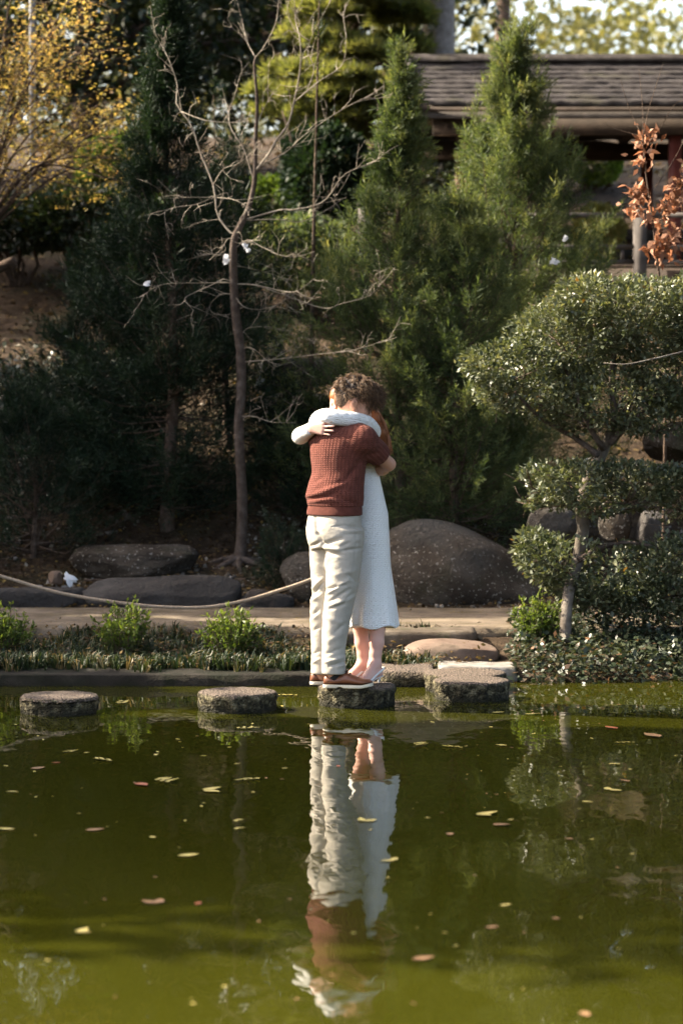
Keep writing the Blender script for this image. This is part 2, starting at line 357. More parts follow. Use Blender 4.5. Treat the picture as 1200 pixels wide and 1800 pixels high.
rockpx('boulder', 'broad grey speckled boulder behind the white dress, sloping down towards the small green bush', 652, 968, 922, 1105, 18.85, 1.0, seed=61, p=2.3, mat=M_ROCK, planes=6, amp=.06, slope=.34)
rockpx('boulder', 'flat brown rock half sunk in the slope under the dark juniper', 136, 330, 962, 1016, 19.15, .5, seed=12, mat=M_ROCK, planes=12, p=4, amp=.12)
rockpx('boulder', 'upright grey rock behind the clipped shrub, broadest of three', 1052, 1112, 892, 960, 18.5, .3, seed=17, mat=M_ROCK, planes=10)
rockpx('boulder', 'upright grey rock with a flat top behind the clipped shrub', 1114, 1172, 902, 972, 18.4, .3, seed=19, mat=M_ROCK2, planes=10)
rockpx('boulder', 'leaning grey rock behind the left end of the clipped shrub', 930, 1010, 896, 975, 18.55, .35, seed=20, mat=M_ROCK, planes=10)
rockpx('boulder', 'grey boulder below the top tier of the clipped shrub', 1135, 1230, 745, 812, 19.6, .5, seed=23, mat=M_ROCK, planes=9)
rockpx('boulder', 'broad ledge rock on the slope beside the bare tree trunk', 452, 600, 632, 690, 21.6, .6, seed=33, mat=M_ROCK, planes=11, p=5, amp=.09)
rockpx('boulder', 'dark ledge rock below the broad one on the slope', 445, 570, 690, 745, 21.1, .5, seed=35, mat=M_ROCK, planes=10, p=5, amp=.09)
rockpx('boulder', 'small pale rock above the ledge on the slope', 470, 500, 600, 632, 22.0, .25, seed=36, mat=M_ROCK2, planes=9)
rockpx('boulder', 'small stone near the rope on the leaf-strewn bank', 86, 112, 1004, 1026, 18.75, .12, seed=38, mat=M_ROCK3, planes=9)
# ---------------------------------------------------------------- rope
M_ROPE = NT('hemp_rope')
def _rope():
    t = M_ROPE; t.l(t.ramp(t.noise(60, 4, t.geo()), [(.3, (.22, .17, .125)), (.7, (.36, .29, .22))]), t.b.inputs['Base Color']); t.set(Roughness=.95, Specular_IOR_Level=.1)
_rope(); M_ROPE = M_ROPE.m
rp = [at(-330, 985, 16.42), at(-160, 965, 16.44), at(0, 1012, 16.46), at(110, 1043, 16.46), at(240, 1063, 16.46), at(345, 1068, 16.46), at(420, 1058, 16.46), at(490, 1038, 16.46), at(545, 1019, 16.46), at(612, 990, 16.46)]
rp = rp[1:]
C = smooth_path(rp, 420); tg = unit(np.gradient(C, axis=0)); xx = unit(np.cross(tg, [0, 0, 1.0])); yy = np.cross(tg, xx); L = np.concatenate([[0], np.cumsum(np.linalg.norm(np.diff(C, axis=0), axis=1))])
rope = thing('rope', 'sagging three-strand hemp rope strung along the path edge', 'rope', rp[0])
for k in range(3):
    a = L * 2 * np.pi / .055 + k * 2.094; obj('strand', *tube(C + .0062 * (np.cos(a)[:, None] * xx + np.sin(a)[:, None] * yy), .0068, 6), M_ROPE, rope)
M_POST = mk('grey_post_wood', [(.3, (.10, .08, .06)), (.7, (.18, .15, .12))], 12, 6, .9, (60, .5, .01))
for (q, lab) in ((rp[0], 'short wooden post carrying the outer end of the rope'), (rp[-1], 'short wooden post behind the couple carrying the rope')):
    g = .2; V, F = tube([[q[0], q[1] + .0, g - .15], [q[0], q[1], g + .02], [q[0], q[1], q[2] + .03], [q[0], q[1], q[2] + .06]], [.045, .045, .043, .036], 14); setp(obj('rope_post', V, F, M_POST, origin=(q[0], q[1], g)), lab, 'post')
# ---------------------------------------------------------------- pavilion on the slope
M_WOOD = mk('weathered_grey_timber', [(.25, (.050, .042, .038)), (.5, (.090, .077, .070)), (.75, (.15, .13, .118))], 6, 7, .85, (45, .4, .01))
M_WOODB = mk('brown_timber', [(.3, (.028, .018, .012)), (.7, (.058, .038, .026))], 8, 6, .8, (45, .4, .01))
M_RED = mk('dark_red_post', [(.3, (.10, .022, .015)), (.7, (.15, .035, .022))], 8, 5, .6, (45, .2, .01))
M_SHING = mk('weathered_shingles', [(.2, (.020, .017, .017)), (.45, (.036, .031, .030)), (.62, (.055, .048, .047)), (.85, (.10, .088, .082))], 10, 8, .9, (24, .7, .02), .2, second=[(2.2, (.06, .055, .04), .55, .7)])  # weathered grey, darkened further so the colour carries the roof's shade
pav = thing('pavilion', 'weathered timber pavilion with shingle roof and dark red posts up the slope', 'pavilion', (6.0, 26.9, 3.1))
EY, RY = 25.6, 27.1; EZ, RZ = at(0, 186, EY)[2], at(0, 112, RY)[2]; XL = at(745, 190, EY)[0]; XR = 12.0
roof = thing('roof', None, None, (XL, EY, EZ)); roof.parent = pav; roof.location = Vector(roof.location) - Vector(pav.location); ORG[roof.name] = np.array([XL, EY, EZ])
nc = 9; sl = (RZ - EZ) / (RY - EY); rs = np.random.default_rng(4)
for sgn in (1, -1):                                             # two slopes; courses of shingles overlap like steps
    for c in range(nc):
        t0, t1 = c / nc, (c + 1.25) / nc; X = np.arange(XL - .02 * c, XR, .11); m = len(X); jit = rs.normal(0, .012, m); dz = rs.normal(0, .006, m) + .035
        y = lambda t: (EY + t * (RY - EY)) if sgn > 0 else (2 * RY - EY - t * (RY - EY))
        z = lambda t: EZ + t * (RZ - EZ)
        A = np.stack([X, y(t0) - sgn * jit, np.full(m, z(t0)) + dz - .03], 1); B = np.stack([X, y(t0) - sgn * jit, np.full(m, z(t0)) + dz + .012], 1); D = np.stack([X, np.full(m, y(min(t1, 1))), np.full(m, z(min(t1, 1))) + .02], 1)
        V = np.concatenate([A, B, D]); i = np.arange(m - 1); F = np.concatenate([np.stack([i, i + 1, m + i + 1, m + i], 1), np.stack([m + i, m + i + 1, 2 * m + i + 1, 2 * m + i], 1)])
        obj('shingle_course', V, F if sgn > 0 else F[:, ::-1], M_SHING, roof, smooth=False)
V, F = box((XL - .12, RY - .16, RZ + .0), (XR, RY + .16, RZ + .085)); obj('ridge_cap', V, F, M_SHING, roof)
def slopebd(x0, x1, off, th, ext=.05):
    """a bargeboard down both slopes of the gable end"""
    P_ = [];
    for x in (x0, x1):
        for (yy, zz) in ((EY - ext, EZ - ext * sl + off), (RY, RZ + off), (2 * RY - EY + ext, EZ - ext * sl + off)):
            P_ += [[x, yy, zz], [x, yy, zz - th]]
    P_ = np.array(P_); F = []
    for k in (0, 2):
        F += [[k, k + 2, k + 3, k + 1], [6 + k, 6 + k + 1, 6 + k + 3, 6 + k + 2], [k, 6 + k, 6 + k + 2, k + 2], [k + 1, k + 3, 6 + k + 3, 6 + k + 1]]
    F += [[0, 1, 7, 6], [4, 10, 11, 5]]; return P_, np.array(F)
V, F = slopebd(XL - .17, XL - .10, .10, .20); obj('bargeboard', V, F, M_WOOD, roof, smooth=False)
V, F = slopebd(XL - .10, XR, -.012, .05, .0); obj('soffit', V, F, M_WOODB, roof, smooth=False)
for yy, s in ((EY, 1), (2 * RY - EY, -1)):
    V, F = box((XL - .02, yy + (.02 if s > 0 else -.08), EZ - .125), (XR, yy + (.08 if s > 0 else -.02), EZ - .018)); obj('fascia', V, F, M_WOOD, roof)
    V, F = box((XL + .1, yy + s * .22 - .07, EZ - .28), (XR, yy + s * .22 + .07, EZ - .06)); obj('beam', V, F, M_WOODB, pav)
for px in (828, 1185):
    for yy in (EY + .3, 2 * RY - EY - .3):
        x = at(px, 300, EY + .3)[0]; V, F = box((x - .065, yy - .065, 2.9), (x + .065, yy + .065, EZ - .2)); obj('post', V, F, M_RED, pav)
for x in (XL + .5, XL + 2.4, XL + 4.3): V, F = box((x - .05, EY + .1, EZ - .10), (x + .05, 2 * RY - EY - .1, EZ + .0)); obj('tie_beam', V, F, M_WOODB, pav)
FZ = 3.30
for k in range(14):
    V, F = box((XL + .3, EY + .02 + k * .215, FZ - .06), (XR, EY + .225 + k * .215, FZ)); obj('floor_board', V, F, M_WOODB, pav)
V, F = box((XL + .3, EY - .04, FZ - .30), (XR, EY + .01, FZ - .065)); obj('floor_edge', V, F, M_WOODB, pav)
rail = thing('railing', 'grey timber railing with square posts in front of the pavilion', 'railing', (3.5, 24.75, 2.8)); RYY = 24.75
xs_r = [at(p, 400, RYY)[0] for p in (640, 880, 1124, 1370)]
for x in xs_r:
    zt = at(0, 362, RYY)[2]; V, F = box((x - .062, RYY - .062, 2.5), (x + .062, RYY + .062, zt)); obj('post', V, F, M_WOOD, rail)
    V, F = box((x - .075, RYY - .075, zt), (x + .075, RYY + .075, zt + .03)); obj('post_cap', V, F, M_WOOD, rail)
for a, b in zip(xs_r[:-1], xs_r[1:]):
    for (py, h) in ((374, .05), (430, .045), (457, .045)):
        z = at(0, py, RYY)[2]; V, F = box((a + .062, RYY - .03, z - h), (b - .062, RYY + .03, z)); obj('rail', V, F, M_WOOD, rail)
    for x in np.linspace(a, b, 9)[1:-1]:
        V, F = box((x - .018, RYY - .018, at(0, 457, RYY)[2]), (x + .018, RYY + .018, at(0, 430, RYY)[2] - .045)); obj('baluster', V, F, M_WOOD, rail)
# thin light pole behind the maple
q = at(58, 215, 27.5); g0 = gz(np.array([q[0]]), np.array([27.5]))[0]
setp(obj('metal_pole', *tube([[q[0], 27.5, g0 - .2], [q[0], 27.5, g0 + 3], [q[0], 27.5, 8.2]], [.036, .034, .03], 14), mk('galvanised_metal', [(.3, (.28, .28, .29)), (.7, (.38, .38, .39))], 9, 4, .5), origin=(q[0], 27.5, g0)), 'thin grey metal pole rising behind the golden maple', 'pole')
# ================================================================ plants
def diamond(w=.5, fold=.08):
    return np.array([[0, 0, 0], [-w / 2, fold, .45], [0, 0, 1], [w / 2, fold, .45]], float), np.array([[0, 1, 2, 3]])
def spray(n=16, seed=0, ln=.36, wd=.05, up=.8, lay=.62):
    """feathery conifer spray along +z made of thin blades"""
    r_ = np.random.default_rng(seed); T, TF = [], []; D, DF = diamond(1.0, .0)
    for k in range(n):
        t = (k + .5) / n; a = k * 2.4 + r_.normal(0, .3); d = unit([math.cos(a), math.sin(a), up + r_.normal(0, .15)]); l = ln * (1 - lay * t) * r_.uniform(.8, 1.25)
        R = frames(d[None], r_)[0]; q = (D * [wd, wd, l]) @ R.T + [0, 0, t * .85]; TF.append(DF + 4 * k); T.append(q)
    q = D * [wd, wd, .45] + [0, 0, .62]; TF.append(DF + 4 * n); T.append(q)
    return np.concatenate(T), np.concatenate(TF)
def leafcloud(P_, d, size, rng_, w=.5, ref=None, fold=.08):
    T, TF = diamond(w, fold); return stamp(T, TF, P_, frames(d, rng_, ref), size)
def wood(paths, n=7):
    """paths: list of (points, r0, r1)"""
    ps = []
    for (pts, r0, r1) in paths:
        pts = np.asarray(pts, float); ps.append(tube(pts, r0 + (r1 - r0) * np.linspace(0, 1, len(pts)) ** .8, n if r0 > .012 else (5 if r0 > .004 else 3), r0 > .004))
    return join(ps)
def G(x, y): return float(gz(np.array([x]), np.array([y]))[0])
M_BARK = mk('brown_bark', [(.25, (.045, .030, .022)), (.5, (.095, .068, .052)), (.75, (.17, .13, .105))], 22, 7, .95, (70, .9, .02), .1)
M_BARKG = mk('pale_grey_bark', [(.25, (.14, .115, .095)), (.5, (.21, .18, .15)), (.75, (.30, .265, .225))], 16, 7, .9, (80, .5, .01), .15)
M_TRUNK = mk('wavy_trunk_bark', [(.25, (.045, .033, .027)), (.5, (.085, .065, .054)), (.75, (.14, .115, .098))], 18, 7, .9, (60, .9, .02), .1)
M_BARKS = mk('grey_shrub_bark', [(.25, (.07, .056, .044)), (.5, (.12, .10, .082)), (.75, (.19, .165, .14))], 16, 7, .9, (80, .5, .01), .15)
M_TWIG = mk('bare_twig_bark', [(.25, (.14, .115, .092)), (.5, (.25, .215, .175)), (.75, (.38, .335, .28))], 14, 6, .85, (90, .6, .008), .2)
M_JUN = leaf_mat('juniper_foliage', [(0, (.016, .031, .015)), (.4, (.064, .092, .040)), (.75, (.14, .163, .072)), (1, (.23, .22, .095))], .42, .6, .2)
M_JUND = leaf_mat('shaded_juniper_foliage', [(0, (.006, .014, .008)), (.5, (.012, .026, .013)), (.9, (.024, .040, .018)), (1, (.05, .055, .025))], .22, .6, .2)  # darker copy of the juniper foliage, slope shade put into the colour
M_PINE = leaf_mat('pine_needles', [(0, (.045, .064, .022)), (.5, (.125, .138, .048)), (1, (.21, .205, .080))], .55, .55, .25)
M_MAPLE = leaf_mat('golden_maple_leaves', [(0, (.14, .135, .042)), (.35, (.29, .25, .085)), (.65, (.39, .29, .115)), (.85, (.42, .26, .13)), (1, (.26, .24, .075))], .5, .55, .2, (1.2, 1.05, .6))
M_HOLLY = leaf_mat('small_glossy_leaves', [(0, (.028, .040, .020)), (.4, (.086, .102, .055)), (.75, (.16, .168, .10)), (.93, (.235, .23, .15)), (.975, (.16, .10, .03)), (1, (.22, .12, .03))], .25, .42, .42)
M_BROAD = leaf_mat('dark_evergreen_leaves', [(0, (.009, .017, .009)), (.5, (.020, .036, .013)), (.8, (.05, .055, .018)), (1, (.15, .14, .06))], .25, .4, .4)  # palest stop paints leaf highlights into the colour
M_YELLOW = leaf_mat('yellow_green_foliage', [(0, (.14, .15, .055)), (.5, (.26, .25, .10)), (.8, (.36, .32, .14)), (1, (.40, .31, .15))], .5, .6, .2)
M_BOX = leaf_mat('clipped_bush_leaves', [(0, (.03, .055, .012)), (.5, (.06, .10, .018)), (1, (.11, .15, .03))], .35, .5, .3)
M_HEDGE = leaf_mat('sunlit_hedge_leaves', [(0, (.05, .085, .016)), (.5, (.11, .17, .028)), (1, (.20, .26, .05))], .5, .5, .3)  # brighter copy of the clipped bush leaves, sunlight put into the colour
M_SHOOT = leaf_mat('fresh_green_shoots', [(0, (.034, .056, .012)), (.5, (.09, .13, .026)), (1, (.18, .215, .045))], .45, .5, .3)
M_OAK = leaf_mat('dry_oak_leaves', [(0, (.16, .075, .04)), (.5, (.28, .14, .085)), (1, (.40, .24, .16))], .35, .65, .2, (1.15, .95, .8))
M_GRASS = leaf_mat('mondo_grass', [(0, (.009, .017, .008)), (.5, (.022, .038, .014)), (.78, (.045, .058, .021)), (.88, (.11, .08, .04)), (1, (.20, .145, .075))], .25, .5, .3)
M_IVY = leaf_mat('ground_ivy', [(0, (.012, .020, .010)), (.4, (.030, .042, .021)), (.7, (.058, .062, .034)), (.85, (.085, .050, .028)), (1, (.17, .09, .045))], .2, .42, .4)
M_LITTER = leaf_mat('fallen_leaves', [(0, (.016, .010, .006)), (.35, (.045, .027, .014)), (.6, (.085, .054, .025)), (.8, (.18, .125, .035)), (.92, (.14, .12, .095)), (1, (.26, .23, .19))], .15, .8, .15)
M_FEATHER = mk('white_feather', [(.3, (.62, .62, .64)), (.7, (.78, .78, .80))], 30, 3, .8)

# ---- junipers ---------------------------------------------------------------------------------
SPR = [spray(9, s, .44, .042, 1.0, .55) for s in range(4)]
def juniper(label, x, y, top, prof, nb, seed, mat, sp=.17, density=1.0, base=None, squash=.8, lean=0.0):
    """prof: (height fraction, radius) of the outline; plumes climb outwards from a thin trunk"""
    r_ = np.random.default_rng(seed); z0 = G(x, y) if base is None else base; H = top - z0
    root = thing('juniper_tree', label, 'tree', (x, y, z0), 'feathery junipers on the slope')
    tz = np.linspace(-.15, H * .97, 14); tx = x + lean * (tz / H) + .03 * np.sin(tz * 2 + seed)
    paths = [(np.stack([tx, np.full(14, y), z0 + tz], 1), .02 + .012 * H, .004)]
    Ps, Ds, Ss = [], [], []; pf = np.array(prof)
    u = r_.uniform(0, 1, nb) ** .85; hs = .04 + .93 * u
    for h in hs:
        R = np.interp(h, pf[:, 0], pf[:, 1]) * r_.uniform(.62, 1.12); a = r_.uniform(0, 6.283); el = np.interp(h, [0, .12, .5, 1], [-.15, .15, .75, 1.25]) + r_.normal(0, .15)
        h0 = max(.02, h - R * math.tan(el) * .75 / H); c = np.array([np.interp(h0 * H, tz, tx), y, z0 + h0 * H]); o = np.array([math.cos(a), math.sin(a) * squash, 0])
        tip = np.array([np.interp(h * H, tz, tx), y, 0]) + o * R; tip[2] = c[2] + R * math.tan(el) * .75 + .1 * r_.normal()
        mid = c * .45 + tip * .55 - np.array([0, 0, .12 * R]) + r_.normal(0, .03, 3); P_ = smooth_path([c, mid, tip], 7); L = np.linalg.norm(tip - c)
        if r_.uniform() < .8: paths.append((P_, .004 + .006 * L, .0015))
        n = int((9 + 20 * L) * density); t = r_.uniform(.18, 1, n) ** .8; q = smooth_path([c, mid, tip], 40)[(t * 39).astype(int)]
        dr = unit(tip - mid); sd_ = r_.normal(size=(n, 3)) * .55; q = q + sd_ * (.045 + .10 * (1 - t))[:, None] * min(1, L); Ps.append(q); Ds.append(dr + sd_ * .9 + [0, 0, .35]); Ss.append(sp * r_.uniform(.55, 1.2, n) * (1.1 - .35 * t))
        for _ in range(3):
            b_ = q[r_.integers(0, n)] * .35 + tip * .65; e_ = b_ + unit(dr + r_.normal(size=3) * .55 + [0, 0, .55]) * r_.uniform(.10, .26) * min(1.0, .35 + R); k_ = 5; f_ = np.linspace(.15, 1, k_)[:, None]; Ps.append(b_ + (e_ - b_) * f_); Ds.append(np.tile(unit(e_ - b_), (k_, 1)) + r_.normal(size=(k_, 3)) * .18); Ss.append(sp * np.linspace(.95, .6, k_))
        Ps.append(tip[None]); Ds.append((dr + [0, 0, .5])[None]); Ss.append(np.array([sp * 1.3]))
    k = int(10 * H); tt = r_.uniform(.72, 1, k); Ps.append(np.stack([np.interp(tt * H, tz, tx) + r_.normal(0, .012, k), y + r_.normal(0, .012, k), z0 + tt * H], 1)); Ds.append(r_.normal(size=(k, 3)) * .35 + [0, 0, 1]); Ss.append(np.full(k, sp))
    P_, D_, S_ = np.concatenate(Ps), np.concatenate(Ds), np.concatenate(Ss); which = r_.integers(0, 4, len(P_)); parts, vs = [], []
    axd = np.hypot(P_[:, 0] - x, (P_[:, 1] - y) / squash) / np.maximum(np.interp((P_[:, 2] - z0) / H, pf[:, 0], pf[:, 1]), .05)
    cl = np.clip(.22 + .30 * np.clip(axd, 0, 1.2) + .32 * vnoise(P_, 2.6, 2, seed) + r_.normal(0, .15, len(P_)), 0, 1)  # shaded crown inside and lit, newly grown tips are put into the colour
    for k in range(4):
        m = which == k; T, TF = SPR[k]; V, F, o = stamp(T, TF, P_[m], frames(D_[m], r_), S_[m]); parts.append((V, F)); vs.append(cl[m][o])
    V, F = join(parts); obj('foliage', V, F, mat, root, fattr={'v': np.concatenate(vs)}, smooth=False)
    V, F = wood(paths, 5); obj('trunk', V, F, M_BARK, root); return root
def jx(px, Y): return (px - 600) / FPX * Y
def jz(py, Y): return at(600, py, Y)[2]
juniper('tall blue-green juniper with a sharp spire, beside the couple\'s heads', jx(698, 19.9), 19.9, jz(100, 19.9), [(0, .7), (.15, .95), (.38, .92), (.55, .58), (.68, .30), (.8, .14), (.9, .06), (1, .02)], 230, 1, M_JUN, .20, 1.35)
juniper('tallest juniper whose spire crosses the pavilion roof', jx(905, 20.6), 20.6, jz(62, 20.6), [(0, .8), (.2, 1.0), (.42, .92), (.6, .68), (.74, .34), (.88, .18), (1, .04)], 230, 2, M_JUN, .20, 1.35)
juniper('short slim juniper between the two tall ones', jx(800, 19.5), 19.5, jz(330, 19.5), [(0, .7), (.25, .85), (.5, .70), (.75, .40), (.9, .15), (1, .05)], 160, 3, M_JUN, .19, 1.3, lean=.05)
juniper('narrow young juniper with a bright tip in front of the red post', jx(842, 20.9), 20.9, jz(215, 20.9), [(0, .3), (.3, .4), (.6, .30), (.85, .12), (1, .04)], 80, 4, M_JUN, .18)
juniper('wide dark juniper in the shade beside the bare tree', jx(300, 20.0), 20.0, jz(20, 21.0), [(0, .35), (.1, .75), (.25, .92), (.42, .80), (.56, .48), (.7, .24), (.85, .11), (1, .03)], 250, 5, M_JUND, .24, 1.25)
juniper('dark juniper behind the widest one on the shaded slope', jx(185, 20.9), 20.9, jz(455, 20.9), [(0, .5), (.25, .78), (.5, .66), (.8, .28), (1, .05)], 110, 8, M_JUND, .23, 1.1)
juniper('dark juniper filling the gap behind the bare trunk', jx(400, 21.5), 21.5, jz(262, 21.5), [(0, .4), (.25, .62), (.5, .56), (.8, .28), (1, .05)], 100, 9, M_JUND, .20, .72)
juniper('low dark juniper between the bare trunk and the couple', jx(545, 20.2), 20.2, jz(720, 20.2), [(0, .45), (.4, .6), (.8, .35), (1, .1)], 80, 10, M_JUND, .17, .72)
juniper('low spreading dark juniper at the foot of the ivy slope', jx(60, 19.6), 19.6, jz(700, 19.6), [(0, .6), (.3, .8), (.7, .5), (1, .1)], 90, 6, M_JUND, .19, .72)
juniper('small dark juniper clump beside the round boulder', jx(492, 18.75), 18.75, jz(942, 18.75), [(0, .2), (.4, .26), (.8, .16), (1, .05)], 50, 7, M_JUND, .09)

# ---- the bare tree --------------------------------------------------------------------------
def c1(*p): return [(250 + .375 * p[i], .375 * p[i + 1]) for i in range(0, len(p), 2)]
def c2(*p): return [(250 + .375 * p[i], 380 + .375 * p[i + 1]) for i in range(0, len(p), 2)]
BT_Y = 19.35
bt = thing('bare_tree', 'slender leafless tree with a wavy trunk and pale twigs before the dark juniper', 'tree', (jx(418, BT_Y), BT_Y, G(jx(418, BT_Y), BT_Y)))
rb = np.random.default_rng(21)
def pxpath(pts, y0, drift, n=24):
    k = len(pts); Y = BT_Y + y0 + drift * np.linspace(0, 1, k) + np.concatenate([[0], rb.normal(0, .04, k - 1)]); return smooth_path([at(p[0], p[1], yy) for p, yy in zip(pts, Y)], n)
trunk_px = [(417, 1000), (423, 975), (425, 930), (426, 880), (422, 800), (420, 740), (424, 690), (423, 620), (415, 560), (411, 500), (410, 450), (413, 418), (424, 394), (438, 362), (448, 312), (449, 245), (452, 195), (451, 160), (447, 116), (449, 101)]
trunk = smooth_path([at(p[0], p[1], BT_Y + .03 * math.sin(i)) for i, p in enumerate(trunk_px)], 60)
tr_r = np.interp(np.linspace(0, 1, 60), [0, .03, .08, .4, .62, .68, .8, 1], [.085, .060, .043, .037, .028, .022, .016, .008])
mains = [(c1(530, 270, 490, 190, 465, 80, 445, 0, 440, -60), .009, .2), (c1(530, 270, 570, 220, 625, 110, 640, 0, 645, -40), .008, -.2), (c1(545, 780, 600, 710, 640, 640, 690, 570, 720, 450, 745, 300, 740, 180, 720, 100, 712, -20), .017, -.3),
         (c1(720, 490, 830, 390, 935, 310, 955, 200, 940, 60), .008, .2), (c1(560, 790, 680, 720, 760, 640, 930, 520, 1060, 450, 1135, 400), .009, -.4), (c1(470, 1040, 640, 990, 720, 985, 850, 945, 940, 825, 1030, 780, 1130, 735), .011, -.45),
         (c1(480, 1035, 640, 1030, 750, 1040, 870, 980, 940, 930), .007, .4), (c1(430, 1095, 400, 1085, 345, 1000, 330, 870, 270, 720, 230, 590, 160, 490, 165, 400, 130, 290, 95, 220, 60, 150), .014, .25),
         (c1(340, 935, 400, 935, 450, 945, 510, 985), .006, -.2), (c1(330, 925, 230, 925, 100, 930), .006, -.4), (c1(330, 940, 250, 965, 150, 975, 80, 1010), .006, -.5), (c1(160, 490, 290, 550, 430, 570, 500, 565), .006, -.3),
         (c1(330, 860, 380, 790, 440, 770, 520, 720), .006, -.35), (c1(500, 850, 460, 700, 405, 600, 400, 520, 430, 450, 460, 350, 500, 290), .009, .4), (c1(540, 570, 590, 470, 650, 390), .006, -.2), (c1(590, 470, 590, 380, 595, 290), .005, -.1),
         (c1(745, 350, 790, 280, 770, 220, 800, 150, 880, 10), .006, .1), (c1(740, 180, 690, 130, 680, 60, 670, -20), .006, .2),
         (c2(440, 150, 500, 110, 560, 140, 640, 180, 720, 195), .007, -.4), (c2(430, 110, 400, 110, 380, 140, 370, 175), .005, -.3), (c2(430, 90, 460, 80, 470, 130), .005, -.3), (c2(440, 340, 390, 310, 330, 330, 250, 360, 200, 390, 240, 440), .007, -.3),
         (c2(430, 355, 370, 360, 320, 410, 330, 450, 420, 480), .006, .3), (c2(450, 340, 540, 335, 680, 360, 740, 345, 815, 285), .008, -.4), (c2(540, 335, 680, 380, 850, 435, 940, 410, 1060, 375, 1140, 295), .006, -.3), (c2(450, 240, 560, 260, 700, 300), .005, .4),
         (c2(440, 360, 480, 420, 560, 435, 640, 410, 700, 355), .006, .2), (c2(470, 555, 510, 515, 640, 525, 760, 590), .006, .3), (c2(480, 610, 520, 610, 570, 660, 560, 690), .005, -.3), (c2(490, 700, 640, 680, 760, 660, 1000, 625, 1155, 575), .006, -.5),
         (c2(490, 940, 540, 940, 610, 965, 720, 968), .006, -.5), (c2(405, 315, 240, 315, 100, 320, 0, 370), .005, -.5), (c2(430, 200, 300, 180, 250, 190), .004, .3)]
paths, twigs = [], []
def near_start(p0):
    cand = [(np.abs(trunk - p0).sum(1).min(), trunk[np.argmin(np.abs(trunk - p0).sum(1))])]
    for (q, _, _) in paths: k = np.argmin(np.abs(q - p0).sum(1)); cand.append((np.abs(q[k] - p0).sum(), q[k]))
    return min(cand, key=lambda c: c[0])[1]
for (pp, r0, dr) in mains:
    y0 = 0.0; q = pxpath(pp, y0, dr); s = near_start(q[0]); q = q + (s - q[0])[None] * np.linspace(1, 0, len(q))[:, None] ** 2; paths.append((q, r0 * .72, r0 * .2))
def twiggy(q, r0, depth):
    L = np.linalg.norm(np.diff(q, axis=0), axis=1).sum(); n = int(L * (12 if depth == 0 else 14)); n = max(n, 2)
    for _ in range(n):
        k = rb.integers(int(len(q) * .2), len(q)); d = unit(q[min(k + 1, len(q) - 1)] - q[max(k - 1, 0)]); o = unit(d * .9 + rb.normal(size=3) * [.75, .6, .75] + [0, 0, .12]); l = rb.uniform(.05, .24) * (1 if depth == 0 else .55)
        m = q[k] + o * l * .5 + rb.normal(0, .012, 3); e = q[k] + o * l + rb.normal(0, .025, 3); w_ = smooth_path([q[k], m, e], 5); twigs.append((w_, max(.0028, r0 * .3) if depth == 0 else .0022, .0012))
        if depth == 0 and l > .09: twiggy(w_, .003, 1)
for (q, r0, _) in paths: twiggy(q, r0, 0)
V, F = tube(trunk, tr_r, 16); V = V + .004 * np.stack([vnoise(V, 22, 3, 1), vnoise(V, 22, 3, 2), V[:, 0] * 0], 1); obj('trunk', V, F, M_TRUNK, bt)
for (q, r0, r1) in paths: obj('branch', *wood([(q, r0, r1)]), M_TWIG, bt)
V, F = wood(twigs); setp(obj('twigs', V, F, M_TWIG, bt), kind='stuff')
rts = []
for a in range(7): b = a * .9 + .3; p0 = trunk[1] - [0, 0, .0]; e = p0 + np.array([math.cos(b) * .3, math.sin(b) * .22, 0]); e[2] = G(e[0], e[1]) - .03; rts.append((smooth_path([p0 + [0, 0, .05], p0 * .5 + e * .5 + [0, 0, .035], e], 8), .04, .012))
V, F = wood(rts); obj('roots', V, F, M_TRUNK, bt)
def feather(px, py, Y, s, a, label):
    c = at(px, py, Y); r_ = np.random.default_rng(int(px)); ps = []
    for k in range(7):
        b = a + r_.normal(0, .5); t = np.linspace(-1, 1, 7); w_ = .35 * (1 - t ** 2) + .02; cx_ = np.stack([t * s * math.cos(b), .3 * s * t * t + r_.normal(0, .1) * s, t * s * math.sin(b)], 1) + r_.normal(0, .22 * s, 3)
        n_ = np.array([-math.sin(b), .3, math.cos(b)]); V = np.concatenate([c + cx_ + n_ * (w_ * s)[:, None], c + cx_ - n_ * (w_ * s)[:, None]]); i = np.arange(6); ps.append((V, np.stack([i, i + 1, 8 + i, 7 + i], 1)))
    setp(obj('feather', *join(ps), M_FEATHER, origin=c), label, 'feather', 'white feathers caught on twigs')
feather(397, 456, 19.2, .035, 1.1, 'tuft of white feathers hanging beside the bare trunk below its fork'); feather(430, 432, 19.1, .026, -.6, 'white feather caught at the fork of the bare tree'); feather(436, 440, 19.05, .02, .5, 'small grey-white feather just under the fork of the bare tree')
feather(258, 497, 18.95, .028, .4, 'single white feather on a twig in front of the dark juniper'); feather(458, 670, 20.6, .045, 1.2, 'pale feather clump by the ledge rock'); feather(974, 461, 19.7, .035, .1, 'white feather low in the tallest juniper'); feather(993, 419, 19.8, .026, .8, 'white feather higher in the tallest juniper')
feather(124, 1018, 18.7, .05, -.7, 'crumpled white feather lying on the bank by the rope')

